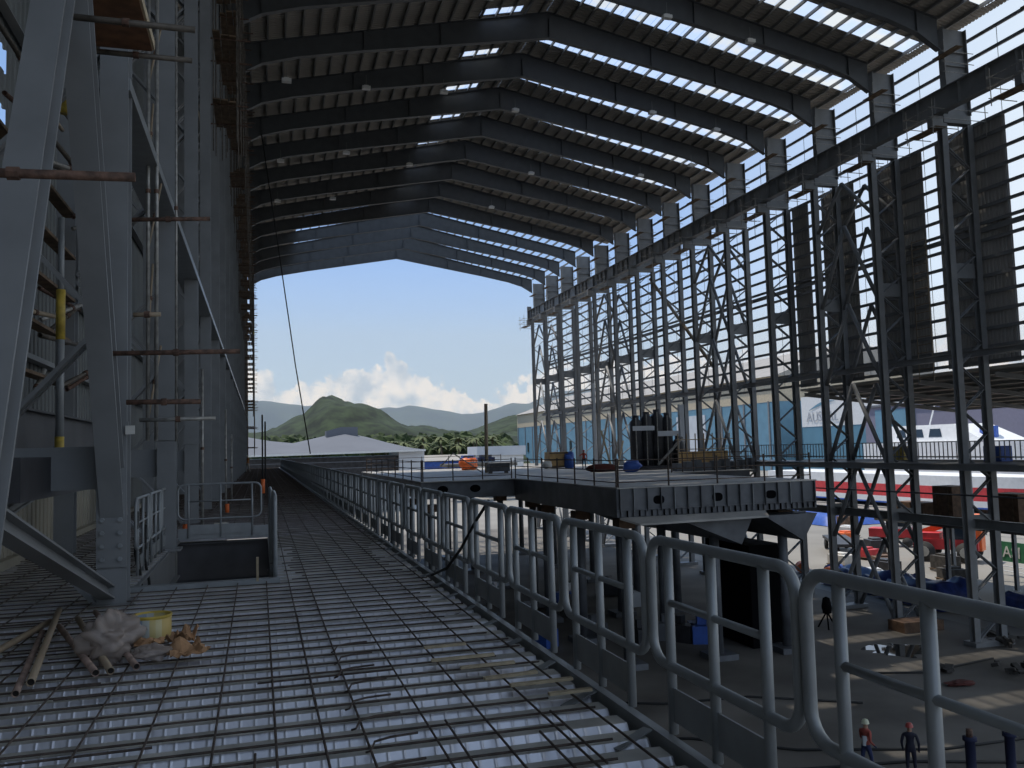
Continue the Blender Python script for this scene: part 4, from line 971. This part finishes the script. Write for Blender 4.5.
hull_shell(bo, 125, 112, 160, [('hull', 'white', -9.2, .5)], 12)
MB().add([(126, 128, .45), (136, 128, .45), (136, 155, .45), (126, 155, .45), (126.8, 136, 3.8), (135.2, 136, 3.8), (135.2, 154, 3.8), (126.8, 154, 3.8)], [(0, 1, 2, 3), (4, 7, 6, 5), (0, 4, 5, 1), (1, 5, 6, 2), (2, 6, 7, 3), (3, 7, 4, 0)]).build('cabin', M['white'], bo)
for a, b in ((138.5, 142), (143.3, 147), (148.2, 151)): MB().add([(126.15, a, 1.4), (126.15, b, 1.4), (126.55, b, 3.0), (126.55, a + .8, 3.0)], [(0, 1, 2, 3)]).build('window', M['glass'], bo)
MB().tube([(130, 131, .45), (130, 131, 3.2)], 1.6, 12).build('blue_drum', M['blue'], bo); tb([(131, 147, 3.8), (131, 145, 8.5)], .15, 6).build('mast', M['white'], bo)
for yy in (122, 150): bx((131, yy, GZ + .35), (6, 2.5, .7)).build('cradle', M['brownbox'], bo)
o = bx((41.6, 49.5, .55), (.8, 1.6, .9)).build('yellow_case', M['yellow']); solo(o, 'yellow case standing behind the catwalk guard', 'case')
o = bx((41.6, 41.4, .5), (.8, 1.3, .9)).build('blue_case', M['blue']); solo(o, 'blue case standing behind the catwalk guard', 'case')
solo(MB().box((42.2, 45.5, -.05), (3.6, 30, .2)).build('service_ledge', M['concrete']), 'pale ledge behind the catwalk carrying the yellow and blue cases', 'ledge')

# big buildings of the yard
bA = thing('workshop_building', 'long blue clad shipyard hall with a tan roof behind the yard-side columns', 'building', (0, 0, 0))
x = 186
bx((x + 36, 457, 3.5), (72, 345, 26.7)).build('wall', M['bluewall'], bA)
bx((x + 36, 457, 21.0), (72.2, 345.2, 9.6)).build('tan_band', M['tanband'], bA)
MB().add([(x - 1.5, 284, 25.8), (x - 1.5, 630, 25.8), (x + 36, 630, 39), (x + 36, 284, 39), (x + 73.5, 284, 25.8), (x + 73.5, 630, 25.8)], [(0, 3, 2, 1), (3, 4, 5, 2), (0, 4, 3), (1, 2, 5), (0, 1, 5, 4)]).build('roof', M['tanroof'], bA)
for i in range(20): bx((x - .2, 291 + i * 17.7, 3), (.4, .8, 27)).build('downpipe', M['steel'], bA)
for yy in (390, 513, 603): bx((x - .15, yy, 1.6), (.4, 3.6, 6.6)).build('window', M['glass'], bA)
bx((x - .15, 354, 2), (.4, 27, 23)).build('door', M['offwhite'], bA)
bB = thing('sign_building', 'white topped shed with grey shipyard lettering over teal cladding', 'building', (0, 0, 0))
bx((x + 24, 240.6, -1.9), (48, 59, 15.8)).build('wall', M['tealwall'], bB)
bx((x + 24, 240.6, 11.3), (48.2, 59.2, 10.6)).build('white_fascia', M['white'], bB)
letters('AUSTAL', 4.9, (x - .3, 267.2, 7.8), -math.pi / 2, M['greytext'], bB)
vs = []; n = 16
for i in range(n + 1):
    u = i / n; a = 265.5 - 15 * u; zc = 11.7 + 2.7 * math.sin(u * 1.9); th = .48 * math.sin(math.pi * min(1, u + .02)) + .03
    vs += [(x - .25, a, zc - th), (x - .25, a, zc + th)]
MB().add(vs, [(2 * i, 2 * i + 2, 2 * i + 3, 2 * i + 1) for i in range(n)]).build('swoosh_mark', M['bluewall'], bB)
bC = thing('lilac_shed', 'plain lilac grey shed with a blue framed bay behind the catamaran', 'building', (0, 0, 0))
bx((173, 176, 0), (22, 60, 19.7)).build('wall', M['lilac'], bC); bx((173, 176, 10.1), (23, 61, .6)).build('roof', M['greyroof'], bC)
bx((161.9, 194, 2.5), (.3, 15, 13)).build('blue_bay', M['bluewall'], bC)
# far end: curved roof building
bD = thing('curved_roof_building', 'low building with two curved grey roofs beyond the far end', 'building', (0, 0, 0))
PR = [(-30, 7.0), (-12, 6.2), (-3.1, 4.9), (2, 4.0), (6.7, 3.5), (11, 4.3), (17, 5.45), (22, 4.4), (31.1, 1.95)]
mb = MB(); vs = []; n = 6
for xx, zt in PR:
    ze = 1.35 + .4 * (xx + 30) / 61
    for j in range(n + 1):
        u = j / n; vs.append((xx, 170 + 24 * u, ze + (zt * 1.12 - ze) * math.sin(u * math.pi / 2)))
mb.add(vs, [(i * (n + 1) + j, (i + 1) * (n + 1) + j, (i + 1) * (n + 1) + j + 1, i * (n + 1) + j + 1) for i in range(len(PR) - 1) for j in range(n)])
mb.build('roof', M['greyroof'], bD, True)
MB().add([(-30, 169.8, 1.05), (31.2, 169.8, 1.45), (31.2, 169.8, 1.8), (-30, 169.8, 1.4), (-30, 170.4, 1.05), (31.2, 170.4, 1.45), (31.2, 170.4, 1.8), (-30, 170.4, 1.4)], [(0, 1, 2, 3), (4, 7, 6, 5), (0, 4, 5, 1), (3, 2, 6, 7), (1, 5, 6, 2), (0, 3, 7, 4)]).build('fascia', M['white'], bD)
bx((0, 183, -5), (56, 22, 11.5)).build('dark_bays', M['tank'], bD); bx((28.6, 178, -4.6), (5, 14, 12)).build('end_wall', M['offwhite'], bD)
for z in (-.2, -1.4): bx((0, 170.8, z), (52, .4, .12)).build('louvre_rail', M['greyroof'], bD)
MB().add([(13.2, 186, 4.5), (19.7, 186, 4.5), (19.7, 186, 6.9), (16.2, 186, 6.95), (13.2, 186, 6.2), (13.2, 190, 4.5), (19.7, 190, 4.5), (19.7, 190, 6.9), (16.2, 190, 6.95), (13.2, 190, 6.2)], [(0, 1, 2, 3, 4), (9, 8, 7, 6, 5), (3, 2, 7, 8), (4, 3, 8, 9), (1, 6, 7, 2), (0, 4, 9, 5)]).build('ridge_vent', M['greyroof'], bD)
bE = thing('pale_shed', 'small pale blue roofed shed before the palms', 'building', (0, 0, 0))
bx((55, 205, -4.8), (11, 9, 10)).build('wall', M['white'], bE); bx((55, 205, 1.0), (12, 10, 2.2)).build('roof', M['offwhite'], bE)
bF = thing('low_shed', 'low tan roofed shed beyond the rear hull block', 'building', (0, 0, 0))
bx((45, 215, -5), (22, 8, 8)).build('wall', M['blue'], bF); MB().add([(33, 210.5, -1.1), (57, 210.5, -1.1), (55, 219, .3), (35, 219, .3)], [(0, 1, 2, 3)]).build('roof', M['tanroof'], bF)
for i, (xx, c) in enumerate(((44.5, 'blue'), (48.6, 'darkblue'))):
    v_ = thing('parked_van', 'dark blue van parked beyond the far end, %s' % ('nearer the grey roof' if i == 0 else 'nearer the pale shed'), 'vehicle', (xx, 190, -1.6), 0, 'vans beyond the far end')
    MB().box((0, 0, .8), (3.6, 1.8, .9)).box((-.2, 0, 1.5), (2.6, 1.6, .6)).build('body', M[c], v_)
    bx((-.2, -.82, 1.5), (2.2, .05, .4)).build('windows', M['glass'], v_)
    for w in (-1.1, 1.1): MB().tube([(w, -.95, .35), (w, -.7, .35)], .35, 12).build('wheel', M['tyre'], v_)
solo(bx((47, 191, -1.95), (16, 8, .7)).build('loading_ramp', M['concrete']), 'pale loading ramp under the parked vans', 'ramp')

# ------------------------------------------------------------------ hills and trees
def ridge_mesh(name, prof, y, depth, m, amp, fr, zb=-20, nv=14, seed=0, cols=120):
    vs = []; x0, x1 = prof[0][0], prof[-1][0]
    for i in range(cols + 1):
        xx = x0 + (x1 - x0) * i / cols; zt = interp(xx, [p[0] for p in prof], [p[1] for p in prof])
        for j in range(nv + 1):
            u = j / nv; s_ = math.sin(u * math.pi)
            z = zb + (zt - zb) * s_ ** .8 * (1 + amp * (mnoise.fractal(Vector((xx * fr, u * depth * fr, seed)), 1.0, 2.0, 5)))
            vs.append((xx, y + depth * (u - .5), z))
    return struct(MB().add(vs, [(i * (nv + 1) + j, (i + 1) * (nv + 1) + j, (i + 1) * (nv + 1) + j + 1, i * (nv + 1) + j + 1) for i in range(cols) for j in range(nv)]).build(name, m, None, True))
ridge_mesh('mountain_range', [(-1500, 120), (-700, 190), (-300, 175), (-45, 157), (40, 140), (107, 133), (200, 118), (316, 127), (410, 130), (505, 113), (570, 96), (625, 102), (700, 125), (760, 128), (900, 170), (1300, 150), (2000, 200), (3200, 130)], 2500, 900, M['mountain'], .10, .006, -30, 16, 2.0, 200)
ridge_mesh('hill_green', [(-160, 9), (-80, 12), (-25, 15), (0, 19), (11, 22), (24, 30), (33, 35), (45, 42), (54, 44), (66, 42.5), (79, 39.5), (92, 34.5), (105, 26), (118, 22), (150, 17), (230, 12)], 720, 260, M['hill'], .10, .05, -14, 20, 5.0, 150)
ridge_mesh('hill_wooded', [(140, 4), (210, 12), (290, 30), (335, 44), (370, 52), (420, 50), (520, 46), (700, 60), (900, 50), (1200, 30)], 1150, 400, M['hill'], .08, .015, -14, 16, 9.0, 120)
ridge_mesh('hill_yard', [(380, 0), (450, 12), (505, 17), (560, 18), (700, 24), (900, 15)], 480, 160, M['leaf'], .12, .03, -14, 12, 4.0, 90)
tl = MB(); rr = random.Random(21)
for i in range(1300):
    yy = rr.uniform(235, 520); xx = yy * rr.uniform(-.12, .285); h = rr.uniform(1.5, 3.4) * (yy / 300) ** .3
    tl.blob((xx, yy, rr.uniform(-5, 5.2) * (yy / 330)), (h * 1.0, h * .9, h * .95), .45, i, 9, 6, 2.2)
tag(tl.build('forest', M['leaf'], None, False), kind='stuff')
def palm(xx, yy, zt, seed, lb):
    rr = random.Random(seed); t = thing('palm_tree', lb, 'tree', (xx, yy, GZ), 0, 'trees beyond the far end'); h = zt - GZ
    tb([(0, 0, 0), (.3, .1, h * .5), (.1, 0, h)], [.28, .2, .15], 7).build('trunk', M['trunk'], t, True)
    mb = MB()
    for k in range(13):
        a = k * 2.4 + rr.random(); L_ = rr.uniform(2.6, 3.6); e = rr.uniform(.1, 1.0); vs = []
        for i in range(6):
            u = i / 5; r = L_ * u; z = h + e * L_ * .6 * u - 1.9 * u * u; w = .45 * math.sin(math.pi * (.12 + .85 * u))
            c, s_ = math.cos(a), math.sin(a)
            vs += [(r * c - w * s_, r * s_ + w * c, z - .25 * w), (r * c, r * s_, z), (r * c + w * s_, r * s_ - w * c, z - .25 * w)]
        mb.add(vs, [(3 * i + q, 3 * i + 3 + q, 3 * i + 4 + q, 3 * i + 1 + q) for i in range(5) for q in (0, 1)])
    mb.build('fronds', M['leaf2'], t, True)
rr = random.Random(8)
for i in range(20):
    palm(31 + i * 1.55 + rr.uniform(-.3, .3), 224 + (i % 3) * 7 + rr.uniform(-1, 1), rr.uniform(2.0, 5.2), i, 'palm tree in the row beyond the low sheds, %s from the grey roofs' % nth(i + 1))

# ------------------------------------------------------------------ world, sun, view
W = bpy.data.worlds.new('sky'); S.world = W; W.use_nodes = True; nt = W.node_tree; N = nt.nodes; L = nt.links; N.clear()
out = N.new('ShaderNodeOutputWorld'); bg = N.new('ShaderNodeBackground'); L.new(bg.outputs[0], out.inputs[0])
tc = N.new('ShaderNodeTexCoord'); sp = N.new('ShaderNodeSeparateXYZ'); L.new(tc.outputs['Generated'], sp.inputs[0])
def mth(op, a, b=None, c=None, clamp=False):
    n = N.new('ShaderNodeMath'); n.operation = op; n.use_clamp = clamp
    for i, v in enumerate((a, b, c)):
        if v is None: continue
        if isinstance(v, (int, float)): n.inputs[i].default_value = v
        else: L.new(v, n.inputs[i])
    return n.outputs[0]
def ramp(fac, stops, interp_='LINEAR'):
    r = N.new('ShaderNodeValToRGB'); L.new(fac, r.inputs[0]); e = r.color_ramp.elements; r.color_ramp.interpolation = interp_
    while len(e) < len(stops): e.new(.5)
    for k, (p, c) in enumerate(stops): e[k].position = p; e[k].color = (*c, 1) if len(c) == 3 else c
    return r.outputs[0]
X_, Y_, Z_ = sp.outputs
hyp = mth('SQRT', mth('ADD', mth('MULTIPLY', X_, X_), mth('MULTIPLY', Y_, Y_)))
v = mth('DIVIDE', Z_, hyp)
base = ramp(mth('MAXIMUM', Z_, 0.0), [(0, (.58, .72, .86)), (.08, (.49, .67, .90)), (.16, (.40, .58, .89)), (.30, (.30, .48, .84)), (.6, (.20, .38, .72)), (1, (.16, .32, .65))])
wf = mth('MULTIPLY', mth('SUBTRACT', X_, .42), 3.2, None, True)
white = N.new('ShaderNodeMix'); white.data_type = 'RGBA'; L.new(mth('MAXIMUM', wf, mth('MULTIPLY', mth('MULTIPLY', Y_, -2.2, None, True), .45)), white.inputs[0]); L.new(base, white.inputs[6]); white.inputs[7].default_value = (.80, .90, 1.0, 1)
# cumulus bank: top outline follows the azimuth
az = mth('DIVIDE', X_, Y_)
cl = [(-.0367, .118), (-.0157, .113), (.0022, .088), (.0213, .060), (.0431, .074), (.0929, .079), (.1503, .098), (.185, .080), (.2145, .067), (.2383, .056), (.2626, .046), (.2877, .062), (.3263, .085), (.4047, .092)]
cr_ = ramp(mth('MULTIPLY', mth('ADD', az, .0367), 1 / .4414, None, True), [((a + .0367) / .4414, (h * 6,) * 3) for a, h in cl])
n1 = N.new('ShaderNodeTexNoise'); n1.inputs['Scale'].default_value = 46; n1.inputs['Detail'].default_value = 9; n1.inputs['Roughness'].default_value = .6; L.new(tc.outputs['Generated'], n1.inputs['Vector'])
hgt = mth('ADD', mth('DIVIDE', cr_, 6.0), mth('MULTIPLY', mth('SUBTRACT', n1.outputs['Fac'], .42), .09))
cm = mth('MULTIPLY', mth('SUBTRACT', hgt, v), 130.0, None, True)
cm = mth('MULTIPLY', cm, mth('GREATER_THAN', Y_, 0.0))
n2 = N.new('ShaderNodeTexNoise'); n2.inputs['Scale'].default_value = 40; n2.inputs['Detail'].default_value = 8; L.new(tc.outputs['Generated'], n2.inputs['Vector'])
ccol = ramp(n2.outputs['Fac'], [(.34, (.52, .63, .78)), (.48, (.80, .86, .94)), (.58, (.98, .99, 1.0))])
mixc = N.new('ShaderNodeMix'); mixc.data_type = 'RGBA'; L.new(mth('MULTIPLY', cm, .93), mixc.inputs[0]); L.new(white.outputs[2], mixc.inputs[6]); L.new(ccol, mixc.inputs[7])
L.new(mixc.outputs[2], bg.inputs[0]); bg.inputs[1].default_value = 1.0

sl = bpy.data.lights.new('sun', 'SUN'); so = bpy.data.objects.new('sun', sl); COL.objects.link(so)
sl.energy = 4.2; sl.angle = R(.55); sl.color = (1, .93, .82)
sd = Vector((-.2, .28, .94)).normalized(); so.rotation_euler = sd.to_track_quat('Z', 'Y').to_euler(); so.location = (0, 0, 60)

# humid air between the near hill and the mountains
hz = bx((900, 1650, 135), (5200, 900, 330)).build('haze', None) if False else None
mh = bpy.data.materials.new('humid_air'); mh.use_nodes = True; n_ = mh.node_tree.nodes; n_.clear(); o_ = n_.new('ShaderNodeOutputMaterial'); vs_ = n_.new('ShaderNodeVolumeScatter')
vs_.inputs['Color'].default_value = (.55, .74, 1, 1); vs_.inputs['Density'].default_value = .0009; mh.node_tree.links.new(vs_.outputs[0], o_.inputs['Volume'])
hz = bx((900, 1700, 135), (5200, 800, 300)).build('haze', mh); tag(hz, kind='stuff')

vw = S.view_settings; vw.view_transform = 'Standard'; vw.look = 'None'; vw.exposure = 0.0; vw.gamma = 1.0; vw.use_curve_mapping = False
S.cycles.max_bounces = 8; S.cycles.diffuse_bounces = 4; S.cycles.transparent_max_bounces = 12
S.cycles.use_denoising = True
